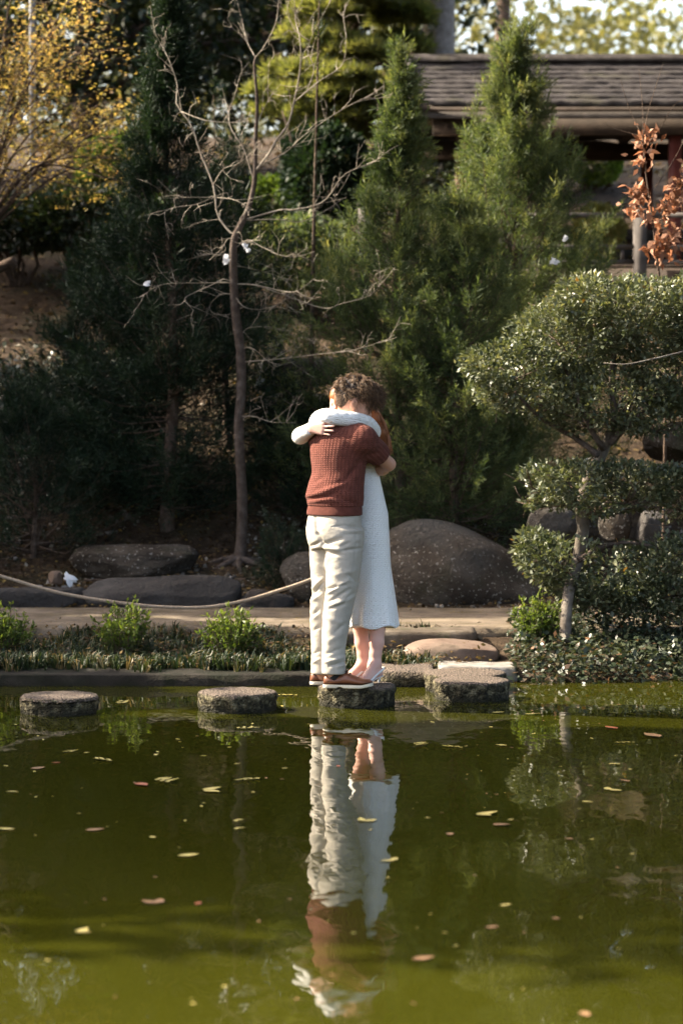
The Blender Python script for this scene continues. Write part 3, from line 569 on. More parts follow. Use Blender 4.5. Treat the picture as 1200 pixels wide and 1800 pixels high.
# ---- clipped cloud shrub in three tiers ------------------------------------------------------
CY = 16.15
shrub = thing('clipped_shrub', 'large cloud-pruned shrub in stacked tiers of small glossy leaves on a pale trunk', 'shrub', (jx(1010, CY), CY - .1, G(jx(1010, CY), CY - .1)))
rs = np.random.default_rng(33); wp = []
TIERS = [('tier', [(1110, 562, 150, 78, .50), (1000, 592, 112, 72, .45), (898, 640, 98, 42, .30), (965, 690, 100, 50, .34), (885, 688, 52, 34, .22), (1095, 700, 115, 55, .42), (1195, 640, 100, 100, .5), (1045, 528, 84, 48, .4), (1250, 570, 120, 95, .5), (1035, 722, 80, 40, .34), (1150, 735, 80, 34, .36)], 46000),
         ('tier', [(1000, 850, 100, 44, .36), (1100, 856, 110, 46, .38), (942, 858, 44, 36, .24), (1195, 866, 95, 50, .38), (1280, 850, 80, 50, .36), (1050, 880, 80, 30, .3)], 18000),
         ('tier', [(985, 985, 76, 48, .3), (1085, 1015, 100, 62, .36), (1185, 1010, 95, 70, .36), (1030, 1030, 70, 34, .28), (938, 968, 38, 42, .2), (1270, 1020, 80, 70, .36), (1070, 1050, 90, 36, .3), (1150, 1050, 90, 40, .3)], 22000)]
for nm, pads, n in TIERS:
    area = np.array([a * b for (_, _, a, b, _) in pads], float); own = rs.choice(len(pads), n, p=area / area.sum()); pd = np.array(pads)[own]
    u = unit(rs.normal(size=(n, 3))); rad = 1 - np.abs(rs.normal(0, .20, n)); rad = np.clip(rad, .15, 1.06) * (1 + .26 * vnoise(u * 1.0 + own[:, None] * 3.1, 2.3, 3, 4))
    Z = CY; c = np.stack([(pd[:, 0] - 600) / FPX * Z, np.full(n, Z) + .05 * np.sin(own * 2.3), CAM_H + (HORIZ - pd[:, 1]) / FPX * Z], 1)
    P_ = c + u * np.stack([pd[:, 2] / FPX * Z, pd[:, 4], pd[:, 3] / FPX * Z], 1) * rad[:, None]
    keep = (vnoise(P_, 5.2, 2, 9) + .3 * vnoise(P_, 16, 1, 3)) > (-.26 if n > 30000 else -.10); P_, u = P_[keep], u[keep]
    g = P_[:, 2] > gz(P_[:, 0], P_[:, 1]) + .02; P_, u = P_[g], u[g]
    d = unit(u * [.7, .7, .5] + rs.normal(size=P_.shape) * .55 + [0, 0, .30]); ref = unit(rs.normal(size=P_.shape) * .6 + [0, 0, 1.0])
    V, F, o = leafcloud(P_, d, .037 * rs.uniform(.55, 1.35, len(P_)), rs, .54, ref)
    obj('leaf_tier', V, F, M_HOLLY, shrub, fattr={'v': np.clip(.40 + .28 * vnoise(P_, 5, 2) + rs.normal(0, .20, len(P_)), 0, 1)[o]}, smooth=False)
    for (cx_, cy_, a, b, dd) in pads:
        cc = at(cx_, cy_ + b * .35, CY)
        for k in range(9):
            e = cc + rs.normal(size=3) * [a / FPX * CY * .5, dd * .4, b / FPX * CY * .45]; wp.append((smooth_path([cc - [0, 0, .05], cc * .5 + e * .5 + rs.normal(0, .03, 3), e], 5), .007, .002))
tk = [at(993, 1128, CY - .3), at(994, 1085, CY - .28), at(1000, 1035, CY - .15), at(1014, 985, CY + .08), at(1024, 930, CY + .1), at(1022, 900, CY + .12), at(1032, 850, CY + .14), at(1060, 790, CY + .14), at(1080, 740, CY + .14)]
V, F = tube(smooth_path(tk, 36), np.interp(np.linspace(0, 1, 36), [0, .1, .5, .75, 1], [.046, .038, .042, .046, .03]), 14); obj('trunk', V, F, M_BARKS, shrub)
limb = [(smooth_path([at(1050, 800, CY), at(1010, 770, CY + .1), at(950, 735, CY), at(905, 690, CY - .1)], 12), .024, .008), (smooth_path([at(1060, 790, CY), at(1030, 740, CY - .1), at(1000, 660, CY - .1), at(960, 620, CY)], 12), .022, .008),
        (smooth_path([at(1080, 740, CY), at(1075, 660, CY), at(1085, 600, CY + .1), at(1120, 540, CY)], 12), .03, .008), (smooth_path([at(1070, 780, CY), at(1110, 740, CY), at(1160, 690, CY), at(1200, 640, CY)], 12), .026, .008),
        (smooth_path([at(1028, 900, CY), at(1070, 905, CY), at(1140, 880, CY), at(1240, 860, CY)], 12), .02, .008), (smooth_path([at(1030, 895, CY), at(990, 880, CY), at(950, 860, CY)], 8), .016, .006),
        (smooth_path([at(1016, 985, CY), at(1060, 960, CY + .05), at(1120, 955, CY), at(1230, 985, CY)], 12), .02, .007), (smooth_path([at(1005, 1020, CY), at(975, 1000, CY), at(945, 975, CY)], 8), .014, .005), (smooth_path([at(1000, 1060, CY), at(1060, 1050, CY - .1), at(1170, 1040, CY)], 8), .014, .006)]
for q in limb: obj('limb', *wood([q], 9), M_TRUNK, shrub)
V, F = wood(wp); setp(obj('twigs', V, F, M_BARK, shrub), kind='stuff')
setp(obj('fallen_twig', *tube(smooth_path([at(1060, 638, 15.6), at(1100, 640, 15.58), at(1150, 630, 15.6), at(1215, 614, 15.62)], 14), np.linspace(.003, .006, 14), 6), M_BARKG, origin=at(1100, 640, 15.58)), 'bare grey twig lying across the top tier of the clipped shrub', 'twig')

# ---- small upright bushes on the grass edge --------------------------------------------------
def shootbush(label, px, py, Y, wpx, hpx, seed, n=52):
    r_ = np.random.default_rng(seed); x = jx(px, Y); z0 = G(x, Y); W = wpx / 2 / FPX * Y; H = at(px, py, Y)[2] - z0 + hpx / FPX * Y * 0
    root = thing('small_bush', label, 'bush', (x, Y, z0), 'small upright bushes by the pond'); paths, Ps, Ds = [], [], []
    for k in range(n):
        a = r_.uniform(0, 6.283); rr = W * math.sqrt(r_.uniform()); h = H * r_.uniform(.55, 1.0) * (1 - .38 * (rr / W) ** 2); b = np.array([x + .28 * rr * math.cos(a), Y + .28 * rr * math.sin(a), z0 - .02]); e = np.array([x + rr * math.cos(a), Y + rr * .8 * math.sin(a), z0 + h])
        q = smooth_path([b, b * .5 + e * .5 + [0, 0, .03] + r_.normal(0, .015, 3), e], 8); paths.append((q, .0034, .0014)); m = int(16 + 50 * h)
        t = r_.uniform(.30, 1, m); pp = smooth_path(q, 40)[(t * 39).astype(int)]; Ps.append(pp + r_.normal(0, .007, pp.shape)); Ds.append(unit(e - b)[None] * .8 + r_.normal(size=(m, 3)) * .75)
    P_, D_ = np.concatenate(Ps), np.concatenate(Ds); V, F, o = leafcloud(P_, D_, .034 * r_.uniform(.6, 1.35, len(P_)), r_, .40)
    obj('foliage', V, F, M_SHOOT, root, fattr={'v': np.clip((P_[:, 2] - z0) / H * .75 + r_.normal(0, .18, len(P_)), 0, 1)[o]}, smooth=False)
    V, F = wood(paths); obj('stems', V, F, M_BARK, root)
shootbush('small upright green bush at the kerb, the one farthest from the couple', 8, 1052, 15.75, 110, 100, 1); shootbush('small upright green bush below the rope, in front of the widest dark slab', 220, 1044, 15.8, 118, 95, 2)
shootbush('small upright green bush beside the trouser legs, before the tilted slab', 402, 1056, 15.72, 124, 95, 3, 60); shootbush('small upright green bush at the foot of the clipped shrub\'s trunk', 946, 1034, 15.95, 96, 70, 4, 60)

# ---- grass edge, ivy, litter: nobody could count these -----------------------------------------
rg = np.random.default_rng(8)
def blades(n=6, seed=0):
    r_ = np.random.default_rng(seed); T, TF = [], []
    for k in range(n):
        a = r_.uniform(0, 6.283); l = r_.uniform(.6, 1.1); o = np.array([math.cos(a), math.sin(a), 0]); s = np.array([-o[1], o[0], 0]) * .035; b = o * r_.uniform(0, .15); bend = r_.uniform(.25, .8)
        T += [b - s, b + s, b + o * bend * .35 * l + [0, 0, .62 * l] - s * .8, b + o * bend * .35 * l + [0, 0, .62 * l] + s * .8, b + o * bend * l + [0, 0, (1 - .55 * bend) * l]]; q = 5 * k; TF += [[q, q + 1, q + 3], [q, q + 3, q + 2], [q + 2, q + 3, q + 4]]
    return np.array(T), np.array(TF)
def put(xr, yr, n, dens=None):
    x, y = rg.uniform(*xr, n), rg.uniform(*yr, n); return x, y
parts, vs = [], []
for k in range(4):
    x, y = put((-4, .62), (15.10, 16.42), 2100); keep = vnoise(np.stack([x, y, x * 0], 1), 2.8, 2, 5) > -.22; x, y = x[keep], y[keep]; P_ = np.stack([x, y, gz(x, y) - .005 + .07 * ((y < 15.44) & (x < .42)) * 0], 1)
    P_[:, 2] = np.maximum(P_[:, 2], np.where((y < 15.42) & (x < .42), .07, -9)); T, TF = blades(7, k)
    keep = (y > 15.26 + .22 * vnoise(np.stack([x, x * 0, x * 0], 1), 4, 3) + rg.normal(0, .06, len(x))); P_ = P_[keep]
    V, F, o = stamp(T, TF, P_, frames(np.tile([0, 0, 1.0], (len(P_), 1)) + rg.normal(0, .16, (len(P_), 3)), rg), rg.uniform(.05, .15, len(P_)))
    parts.append((V, F)); vs.append(np.clip(rg.normal(.50, .28, len(P_))[o] + rg.normal(0, .14, len(o)), 0, 1))
V, F = join(parts); setp(obj('edge_grass', V, F, M_GRASS, fattr={'v': np.concatenate(vs)}, smooth=False), 'dark green tufted grass between the pond kerb and the path', 'grass', kind='stuff')
def cover(name, label, cat, mat, pts, size, w_=.62, flat=.5, thick=.10, mean=.45):
    x, y = pts; P_ = np.stack([x, y, gz(x, y) + rg.uniform(.0, 1, len(x)) ** 1.4 * thick], 1); d = rg.normal(size=P_.shape) * [1, 1, flat]; ref = rg.normal(size=P_.shape) * .55 + [0, -.35, 1]
    V, F, o = leafcloud(P_, d, size * rg.uniform(.5, 1.35, len(x)), rg, w_, ref); setp(obj(name, V, F, mat, fattr={'v': np.clip(mean + .22 * vnoise(P_, 3, 2) + rg.normal(0, .22, len(x)), 0, 1)[o]}, smooth=False), label, cat, kind='stuff')
x, y = put((1.0, 5), (14.95, 16.75), 30000); k = (y > 15.02 + .12 * np.sin(x * 3)) & ((x > 1.16) | (y < 15.9) & (x > 1.08)) & (vnoise(np.stack([x, y, y], 1), 3, 2) > -.5); cover('bank_ivy', 'glossy ivy and brown leaves covering the bank under the clipped shrub', 'ivy', M_IVY, (x[k], y[k]), .042, .62, .5, .17)
x, y = put((-5, -1.75), (20.3, 23.2), 9000); k = vnoise(np.stack([x, y, y], 1), 1.6, 2, 3) > -.25; cover('slope_ivy', 'dark ivy patch on the shaded slope under the maple', 'ivy', M_IVY, (x[k], y[k]), .06, .7, .5, .28, .38)
for (xr, yr, n, sz, mean, th) in (((-4, .95), (15.3, 16.4), 4200, .036, .5, .10), ((-5, 5), (18.25, 20.6), 13000, .042, .5, .03), ((-7, 7), (20.6, 27), 15000, .064, .5, .05), ((-9, 12), (27, 40), 7000, .11, .52, .05)):
    x, y = put(xr, yr, n); cover('leaf_litter', 'fallen brown and yellow leaves strewn over the wooded slope', 'leaves', M_LITTER, (x, y), sz, .6, .35, th, mean)
x, y = put((-5, 5), (16.4, 18.1), 1500); k = vnoise(np.stack([x, y, y], 1), 1.8, 2, 8) > -.1; x, y = x[k], y[k]
P_ = np.stack([x, y, np.full(len(x), .252)], 1); V, F, o = leafcloud(P_, rg.normal(size=P_.shape) * [1, 1, .12], .026 * rg.uniform(.5, 1.3, len(x)), rg, .5, np.tile([0, 0, 1.0], (len(x), 1)))
setp(obj('path_leaves', V, F, M_LITTER, fattr={'v': np.clip(rg.normal(.74, .12, len(x)), 0, .9)[o]}, smooth=False), 'small yellow leaves scattered on the concrete path', 'leaves', kind='stuff')
T = unit(np.array([[1, 0, 0], [-1, 0, 0], [0, 1, 0], [0, -1, 0], [0, 0, 1], [0, 0, -1]], float)) * [1, .8, .6]; TF = np.array([[0, 2, 4], [2, 1, 4], [1, 3, 4], [3, 0, 4], [2, 0, 5], [1, 2, 5], [3, 1, 5], [0, 3, 5]])
x, y = put((-4, 3), (18.25, 20.4), 6000); k = vnoise(np.stack([x, y, y], 1), 1.4, 2, 12) > -.05; x, y = x[k], y[k]; P_ = np.stack([x, y, gz(x, y)], 1); V, F, o = stamp(T, TF, P_, frames(rg.normal(size=P_.shape), rg), rg.gamma(2, .0065, len(x)))
M_GRAV = leaf_mat('pale_gravel', [(0, (.06, .05, .04)), (.5, (.13, .115, .10)), (1, (.27, .25, .225))], 0, .9, .2)
setp(obj('gravel', V, F, M_GRAV, fattr={'v': rg.uniform(0, 1, len(x))[o]}, smooth=False), 'pale gravel mixed into the soil of the bank', 'gravel', kind='stuff')
for k in range(26):
    x0, y0 = rg.uniform(-3.4, 1.6), rg.uniform(18.5, 21.5); a = rg.uniform(-.5, .5); l = rg.uniform(.12, .5); pts = [];
    for t in np.linspace(0, 1, 5): xx, yy = x0 + t * l * math.cos(a) + rg.normal(0, .012), y0 + t * l * math.sin(a) + rg.normal(0, .012); pts.append([xx, yy, G(xx, yy) + .02 + rg.uniform(0, .02)])
    setp(obj('fallen_stick', *tube(smooth_path(pts, 9), np.linspace(.010, .004, 9) * rg.uniform(.6, 1.4), 6), M_BARK, origin=pts[0]), 'dead brown stick lying among leaves on the bank', 'stick', 'dead sticks on the bank')
q = at(0, 470, 22.5); setp(obj('cut_limb', *tube(smooth_path([at(-60, 500, 22.6), at(-20, 480, 22.5), at(26, 458, 22.4)], 8), np.linspace(.055, .045, 8), 12), M_BARK, origin=q), 'thick cut limb poking in over the leafy slope', 'limb')

# ---- maple, oak sapling ------------------------------------------------------------------------
def maple_leaf():
    D, DF = diamond(.38, .03); T, TF = [], []
    for k, (a, l) in enumerate(((0, 1), (.95, .8), (-.95, .8))):
        R = np.array([[math.cos(a), 0, math.sin(a)], [0, 1, 0], [-math.sin(a), 0, math.cos(a)]]); T.append((D * l) @ R.T); TF.append(DF + 4 * k)
    return np.concatenate(T), np.concatenate(TF)
MY = 21.8; rm = np.random.default_rng(15); mb = [jx(-40, MY), MY]; maple = thing('maple_tree', 'slender maple with golden orange small leaves at the top of the ivy slope', 'tree', (mb[0], mb[1], G(*mb)))
paths, Ps, Ds = [], [], []; fork = at(-45, 430, MY); paths.append((smooth_path([[mb[0], mb[1], G(*mb) - .1], [mb[0] + .05, MY, G(*mb) + .5], fork], 14), .06, .035))
ends = [(60, 20), (95, 60), (140, 100), (120, 10), (30, -40), (-30, 60), (-80, 0), (-60, 150), (10, 130), (70, 130), (120, 190), (150, 225), (170, 250), (205, 215), (150, 300), (60, 220), (0, 240), (-60, 260), (90, 290), (30, 320), (130, 335), (210, 285), (250, 200), (70, 80), (-40, 330), (190, 320), (235, 235), (110, 265), (175, 190), (20, 60), (95, 160)]
for (ex, ey) in ends:
    Yb = MY + rm.uniform(-.9, .7); e = at(ex, ey, Yb); m = fork * .5 + e * .5 + [0, 0, .22] + rm.normal(0, .08, 3); q = smooth_path([fork, m, e + [0, 0, .03], e + [(.15 if ex > 20 else -.1), 0, -.03]], 16); paths.append((q, .014, .003)); dense = 1.0 if ey < 300 and ex < 130 else .5
    for k in range(12):
        i = rm.integers(6, 16); b = q[i]; t = b + rm.normal(size=3) * [.34, .28, .13] + [0, 0, -.02]; paths.append((smooth_path([b, b * .5 + t * .5 + [0, 0, .03], t], 5), .003, .0014)); n = int(26 * dense)
        f = rm.uniform(.2, 1.05, n)[:, None]; Ps.append(b + (t - b) * f + rm.normal(size=(n, 3)) * [.05, .05, .035]); Ds.append(rm.normal(size=(n, 3)) * [1, 1, .4] + [0, 0, -.25])
P_, D_ = np.concatenate(Ps), np.concatenate(Ds); T, TF = maple_leaf(); V, F, o = stamp(T, TF, P_, frames(D_, rm, rm.normal(size=P_.shape) * .5 + [0, 0, 1]), .030 * rm.uniform(.6, 1.3, len(P_)))
obj('foliage', V, F, M_MAPLE, maple, fattr={'v': np.clip(.45 + .3 * vnoise(P_, 2, 2) + rm.normal(0, .18, len(P_)), 0, 1)[o]}, smooth=False); V, F = wood(paths, 8); obj('trunk', V, F, M_BARK, maple)
OY = 17.6; ob = at(1165, 560, OY); ob[1] = OY; oak = thing('oak_sapling', 'thin sapling holding dry brown leaves above the clipped shrub', 'sapling', (ob[0], OY, G(ob[0], OY)))
stem = smooth_path([[ob[0], OY, G(ob[0], OY) - .05], at(1168, 640, OY), at(1150, 420, OY), at(1135, 310, OY), at(1128, 240, OY)], 24); paths = [(stem, .014, .004)]; Ps, Ds = [], []
for (pts, n) in (([(1140, 350), (1120, 330), (1105, 345)], 26), ([(1135, 300), (1130, 260), (1128, 232)], 34), ([(1140, 250), (1148, 240), (1150, 232)], 10), ([(1150, 400), (1180, 360), (1200, 330)], 40), ([(1145, 380), (1120, 370), (1098, 360)], 22), ([(1155, 440), (1175, 420), (1200, 400)], 40), ([(1152, 420), (1150, 440), (1145, 455)], 22), ([(1160, 380), (1190, 320), (1215, 300)], 36), ([(1155, 430), (1190, 440), (1230, 430)], 20)):
    p3 = smooth_path([at(p[0], p[1], OY + rm.normal(0, .06)) for p in pts], 8); paths.append((np.concatenate([stem[np.argmin(np.abs(stem - p3[0]).sum(1))][None], p3]), .005, .002)); n = int(n * 1.6); t = rm.uniform(.15, 1, n); Ps.append(p3[(t * 7).astype(int)] + rm.normal(0, .035, (n, 3))); Ds.append(rm.normal(size=(n, 3)) + [0, 0, -.5])
for (a, b, c) in (((1128, 240), (1105, 190), (1090, 140)), ((1130, 235), (1128, 180), (1122, 120)), ((1140, 260), (1180, 190), (1200, 175)), ((1130, 240), (1085, 228), (1060, 215)), ((1150, 330), (1195, 260), (1240, 150)), ((1130, 240), (1140, 190), (1165, 110))): paths.append((smooth_path([at(*a, OY), at(*b, OY + .05), at(*c, OY)], 8), .004, .0014))
P_, D_ = np.concatenate(Ps), np.concatenate(Ds); V, F, o = leafcloud(P_, D_, .080 * rm.uniform(.6, 1.25, len(P_)), rm, .5, None, .14); obj('foliage', V, F, M_OAK, oak, fattr={'v': rm.uniform(0, 1, len(P_))[o]}, smooth=False); V, F = wood(paths); obj('stem', V, F, M_BARK, oak)

# ---- clipped pine -------------------------------------------------------------------------------
def tuft(n=12, seed=0):
    r_ = np.random.default_rng(seed); D, DF = diamond(.09, 0); T, TF = [], []
    for k in range(n): d = unit(r_.normal(size=3) * [1, 1, .45] + [0, 0, .75]); T.append(D @ frames(d[None], r_)[0].T); TF.append(DF + 4 * k)
    return np.concatenate(T), np.concatenate(TF)
PY = 28.0; rp_ = np.random.default_rng(40); pb = jx(640, PY); pine = thing('clipped_pine', 'cloud-pruned pine with bright layered pads of needles beside the pavilion', 'tree', (pb, PY, G(pb, PY)))
tk = smooth_path([[pb, PY, G(pb, PY) - .1], at(645, 300, PY), at(622, 240, PY + .1), at(640, 170, PY), at(615, 90, PY), at(625, 10, PY), at(615, -60, PY)], 24); V, F = tube(tk, np.linspace(.13, .05, 24), 12); obj('trunk', V, F, M_BARK, pine); Ps, lb = [], []
for (cx_, cy_, a, b, dy) in ((575, 30, 66, 26, -.5), (640, 8, 66, 24, -.4), (705, 40, 60, 34, .2), (522, 66, 32, 18, -.2), (575, 74, 46, 18, -.7), (628, 98, 62, 20, -.7), (700, 92, 62, 26, .1), (488, 128, 26, 12, 0), (545, 128, 52, 16, -.5), (607, 140, 58, 17, -.9), (472, 166, 40, 13, .2), (535, 168, 48, 15, -.5), (616, 172, 70, 18, -.8), (560, 202, 62, 15, -.4), (645, 206, 60, 17, -.7), (482, 200, 42, 13, .2), (596, 236, 52, 15, -.5), (725, 150, 44, 26, .6), (690, 180, 50, 20, .3), (600, -50, 80, 28, -.4), (560, -20, 60, 22, -.2), (680, -40, 70, 28, 0), (530, 235, 40, 12, .1), (660, 245, 40, 14, -.3)):
    c = at(cx_, cy_, PY + dy); b *= 1.3; n = int(a * b * .26); u = unit(rp_.normal(size=(n, 3))); u[:, 2] = np.where(u[:, 2] < -.2, -u[:, 2] * .6, u[:, 2]); q = c + u * np.array([a, a * .9, b]) / FPX * PY * np.clip(1 - np.abs(rp_.normal(0, .16, n)), .3, 1.05)[:, None] * (1 + .15 * vnoise(u, 3, 2))[:, None]; Ps.append(q)
    s = tk[np.argmin(np.abs(tk[:, 2] - c[2] + .25))]; obj('limb', *tube(smooth_path([s, s * .5 + c * .5 + [0, 0, -.06], c - [0, 0, .05]], 8), np.linspace(.04, .015, 8), 7), M_BARK, pine)
P_ = np.concatenate(Ps); T, TF = tuft(9); V, F, o = stamp(T, TF, P_, frames(rp_.normal(size=P_.shape) * .35 + [0, 0, 1], rp_), .14 * rp_.uniform(.7, 1.2, len(P_))); obj('foliage', V, F, M_PINE, pine, fattr={'v': np.clip(.5 + .2 * vnoise(P_, 3, 2) + rp_.normal(0, .18, len(P_)), 0, 1)[o]}, smooth=False)

# ---- rounded bushes ------------------------------------------------------------------------------
def bush(label, px, py, Y, a, b, depth, n, size, mat, seed, lump=.15, w_=.55):
    r_ = np.random.default_rng(seed); c = at(px, py, Y); u = unit(r_.normal(size=(n, 3))); k = np.array([a / FPX * Y, depth, b / FPX * Y]); z0 = G(c[0], Y)
    P_ = c + u * k * (np.clip(1 - np.abs(r_.normal(0, .14, n)), .3, 1.04) * (1 + lump * vnoise(u, 2.6, 3, seed)))[:, None]; root = thing('rounded_bush', label, 'bush', (c[0], Y, z0)); m = P_[:, 2] > z0; P_, u = P_[m], u[m]
    V, F, o = leafcloud(P_, u + r_.normal(size=P_.shape) * .6 + [0, 0, .3], size * r_.uniform(.6, 1.3, len(P_)), r_, w_); obj('foliage', V, F, mat, root, fattr={'v': np.clip(.45 + .25 * vnoise(P_, 2.5, 2) + r_.normal(0, .2, len(P_)), 0, 1)[o]}, smooth=False)
    st = [(smooth_path([[c[0], Y, z0 - .1], [c[0] + r_.normal(0, .1), Y, (z0 + c[2]) / 2], c + r_.normal(size=3) * k * .5], 6), .03, .008) for _ in range(7)]; V, F = wood(st); obj('stems', V, F, M_BARK, root)
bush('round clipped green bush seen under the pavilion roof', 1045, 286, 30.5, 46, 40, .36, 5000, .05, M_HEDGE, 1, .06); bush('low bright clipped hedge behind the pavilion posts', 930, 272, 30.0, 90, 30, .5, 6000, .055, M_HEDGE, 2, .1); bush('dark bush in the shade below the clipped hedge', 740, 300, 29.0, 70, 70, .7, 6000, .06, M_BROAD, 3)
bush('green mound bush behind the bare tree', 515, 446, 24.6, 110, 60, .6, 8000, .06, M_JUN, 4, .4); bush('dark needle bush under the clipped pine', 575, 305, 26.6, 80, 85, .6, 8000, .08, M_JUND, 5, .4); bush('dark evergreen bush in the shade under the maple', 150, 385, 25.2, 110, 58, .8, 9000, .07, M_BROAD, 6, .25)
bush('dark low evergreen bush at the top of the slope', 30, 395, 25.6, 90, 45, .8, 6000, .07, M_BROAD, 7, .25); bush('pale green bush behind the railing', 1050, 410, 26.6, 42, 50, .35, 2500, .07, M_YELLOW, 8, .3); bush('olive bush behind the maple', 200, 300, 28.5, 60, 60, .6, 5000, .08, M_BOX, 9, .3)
bush('bright green bush behind the dark juniper', 262, 372, 26.5, 40, 26, .4, 2500, .06, M_BOX, 10, .2); bush('olive bush behind the bare tree, beyond the green mound', 480, 350, 27.6, 80, 34, .5, 4500, .07, M_BOX, 11, .4)

# ---- big trees ------------------------------------------------------------------------------------
def bigtree(label, x, y, H, crown, n, size, mat, seed, tr=.2, trunk_mat=None, w_=.5, name='broadleaf_tree', hole=-.25, group=None, freq=.8, z0=None, lump=.22, sig=.25):
    """crown: ellipsoids (dx, dy, z, rx, ry, rz) relative to the foot"""
    r_ = np.random.default_rng(seed); z0 = G(x, y) if z0 is None else z0; b = np.array([x, y, z0]); root = thing(name, label, 'tree', b, group)
    tk = smooth_path([b - [0, 0, .2], b + [.05, 0, H * .25], b + [r_.normal(0, .2), 0, H * .6], b + [r_.normal(0, .3), 0, H * .92]], 16); paths = [(tk, tr, tr * .15)]; Ps = []
    vol = np.array([c[3] * c[4] * c[5] for c in crown]) ** .8
    for c, k in zip(crown, (n * vol / vol.sum()).astype(int)):
        cc = b + np.array(c[:3]); u = unit(r_.normal(size=(k, 3))); rad = np.clip(1 - np.abs(r_.normal(0, sig, k)), .05, 1.05) * (1 + lump * vnoise(u * 1.5 + seed, 2, 3)); P_ = cc + u * np.array(c[3:]) * rad[:, None]
        P_ = P_[vnoise(P_, freq, 3, seed) > hole]; Ps.append(P_)
        for _ in range(7):
            s = tk[np.argmin(np.abs(tk[:, 2] - cc[2] + c[5] * .7))]; e = cc + r_.normal(size=3) * np.array(c[3:]) * .5; paths.append((smooth_path([s, s * .5 + e * .5 + r_.normal(0, .2, 3), e], 8), tr * .28, tr * .05))
    P_ = np.concatenate(Ps); V, F, o = leafcloud(P_, r_.normal(size=P_.shape) + [0, 0, -.3], size * r_.uniform(.6, 1.35, len(P_)), r_, w_, r_.normal(size=P_.shape) * .7 + [0, 0, 1])
    obj('crown', V, F, mat, root, fattr={'v': np.clip(.45 + .25 * vnoise(P_, .9, 2) + r_.normal(0, .2, len(P_)), 0, 1)[o]}, smooth=False); V, F = wood(paths, 10); obj('trunk', V, F, trunk_mat or M_BARK, root); return root
GB = 'tall trees closing the view behind'
bigtree('tall dark broadleaf evergreen at the top of the slope behind the maple', -3.4, 32, 5.5, [(0, 0, 2.6, 2.4, 2, 2.2), (1.9, .3, 2.8, 1.9, 1.8, 2.2), (-2.2, .2, 2.8, 2, 2, 2.4), (.3, 0, 4.4, 2.2, 1.8, 1.0)], 26000, .15, M_BROAD, 1, .25, group=GB)
bigtree('tall dark broadleaf evergreen behind the bare tree', -.6, 34, 7, [(0, 0, 3.2, 2.0, 2, 2.6), (-1.6, 0, 3.4, 2, 2, 2.6), (.6, 0, 4.8, 2.2, 2.0, 1.2)], 22000, .15, M_BROAD, 2, .28, group=GB)
bigtree('dark evergreen far behind the clipped pine', 1.2, 38, 13, [(0, 0, 4.8, 2.2, 2, 3.6), (.5, 0, 9.5, 2.6, 2.4, 4)], 16000, .18, M_BROAD, 3, .28, group=GB)
tkx = jx(765, 35); bigtree('old tree with a thick grey trunk behind the pavilion roof', tkx, 35, 15, [(0, 0, 12, 4, 3.5, 3), (1.5, 0, 10.2, 2.4, 2.4, 1.4)], 14000, .17, M_YELLOW, 4, .30, M_BARKG, group=GB, hole=-.05)
for i, (x, y, H, lab) in enumerate(((6.5, 44, 13, 'yellow-green autumn tree behind the pavilion, nearest the thick trunk'), (10.5, 47, 14, 'yellow-green autumn tree behind the pavilion with slanting branches'), (3.4, 52, 15, 'yellow-green autumn tree far behind the thick trunk'), (14, 42, 12, 'yellow-green autumn tree beyond the end of the pavilion'))):
    bigtree(lab, x, y, H, [(0, 0, H * .42, 3.0, 2.6, 3.0), (-1.6, 0, H * .62, 2.6, 2.4, 3), (1.6, .3, H * .68, 2.6, 2.4, 3.2), (0, 0, H * .85, 2.4, 2.2, 2.2)], 19000, .12, M_YELLOW, 10 + i, .22, None, group=GB, hole=.0, freq=.9)
# a far wood that reads as one mass
rf = np.random.default_rng(77); n = 62000; x = rf.uniform(-17, 17, n); top = 9.5 + 3.5 * vnoise(np.stack([x, x * 0, x * 0], 1), .12, 3) - 2.5 * ((x > 5) & (x < 22)); P_ = np.stack([x, rf.uniform(62, 74, n), 5 + top * rf.uniform(0, 1, n) ** .8], 1); P_ = P_[vnoise(P_, .35, 3, 4) > np.where(P_[:, 0] < 3, -.7, -.25)]
V, F, o = leafcloud(P_, rf.normal(size=P_.shape), .25 * rf.uniform(.5, 1.3, len(P_)), rf, .7); M_FAR = leaf_mat('far_wood_foliage', [(0, (.08, .09, .04)), (.6, (.17, .165, .075)), (1, (.28, .24, .11))], .35, .8, .1)
setp(obj('far_wood', V, F, M_FAR, fattr={'v': np.clip(.5 + .3 * vnoise(P_, .2, 2) + rf.normal(0, .15, len(P_)), 0, 1)[o]}, smooth=False), 'distant mixed wood closing the view above the slope', 'woods', kind='stuff')
# ---- trees on the bank to the left, outside the picture, that shade the slope and the pond -------
TE = math.tan(SUN_EL); SB, CB = math.sin(SUN_BEHIND), math.cos(SUN_BEHIND)
def shade_tree(label, X, u, ru, Z0, rx, rz, n, seed, mat, hole=-.35, extra=(), size=.27, lump=.07, sig=.25):
    """a tree whose crown top lies on the sun ray through height Z0 above X = 0 at the cross-sun coordinate u"""
    Y = (u - X * SB) / CB; zl = Z0 + TE * (-X) / CB; hv = math.sqrt((rz * math.cos(SUN_EL)) ** 2 + (rx * math.sin(SUN_EL)) ** 2) / math.cos(SUN_EL)
    zc = zl - hv; z0 = G(X, Y)
    bigtree(label, X, Y, zc - z0 + rz * .6, [(0, 0, zc - z0, rx, ru, rz)] + [(a, b, zc - z0 + c, d, e, f) for (a, b, c, d, e, f) in extra], n, size, mat, seed, .16, None, .6, 'unseen_bank_tree', hole, 'trees shading the side bank', .9, z0, lump, sig)
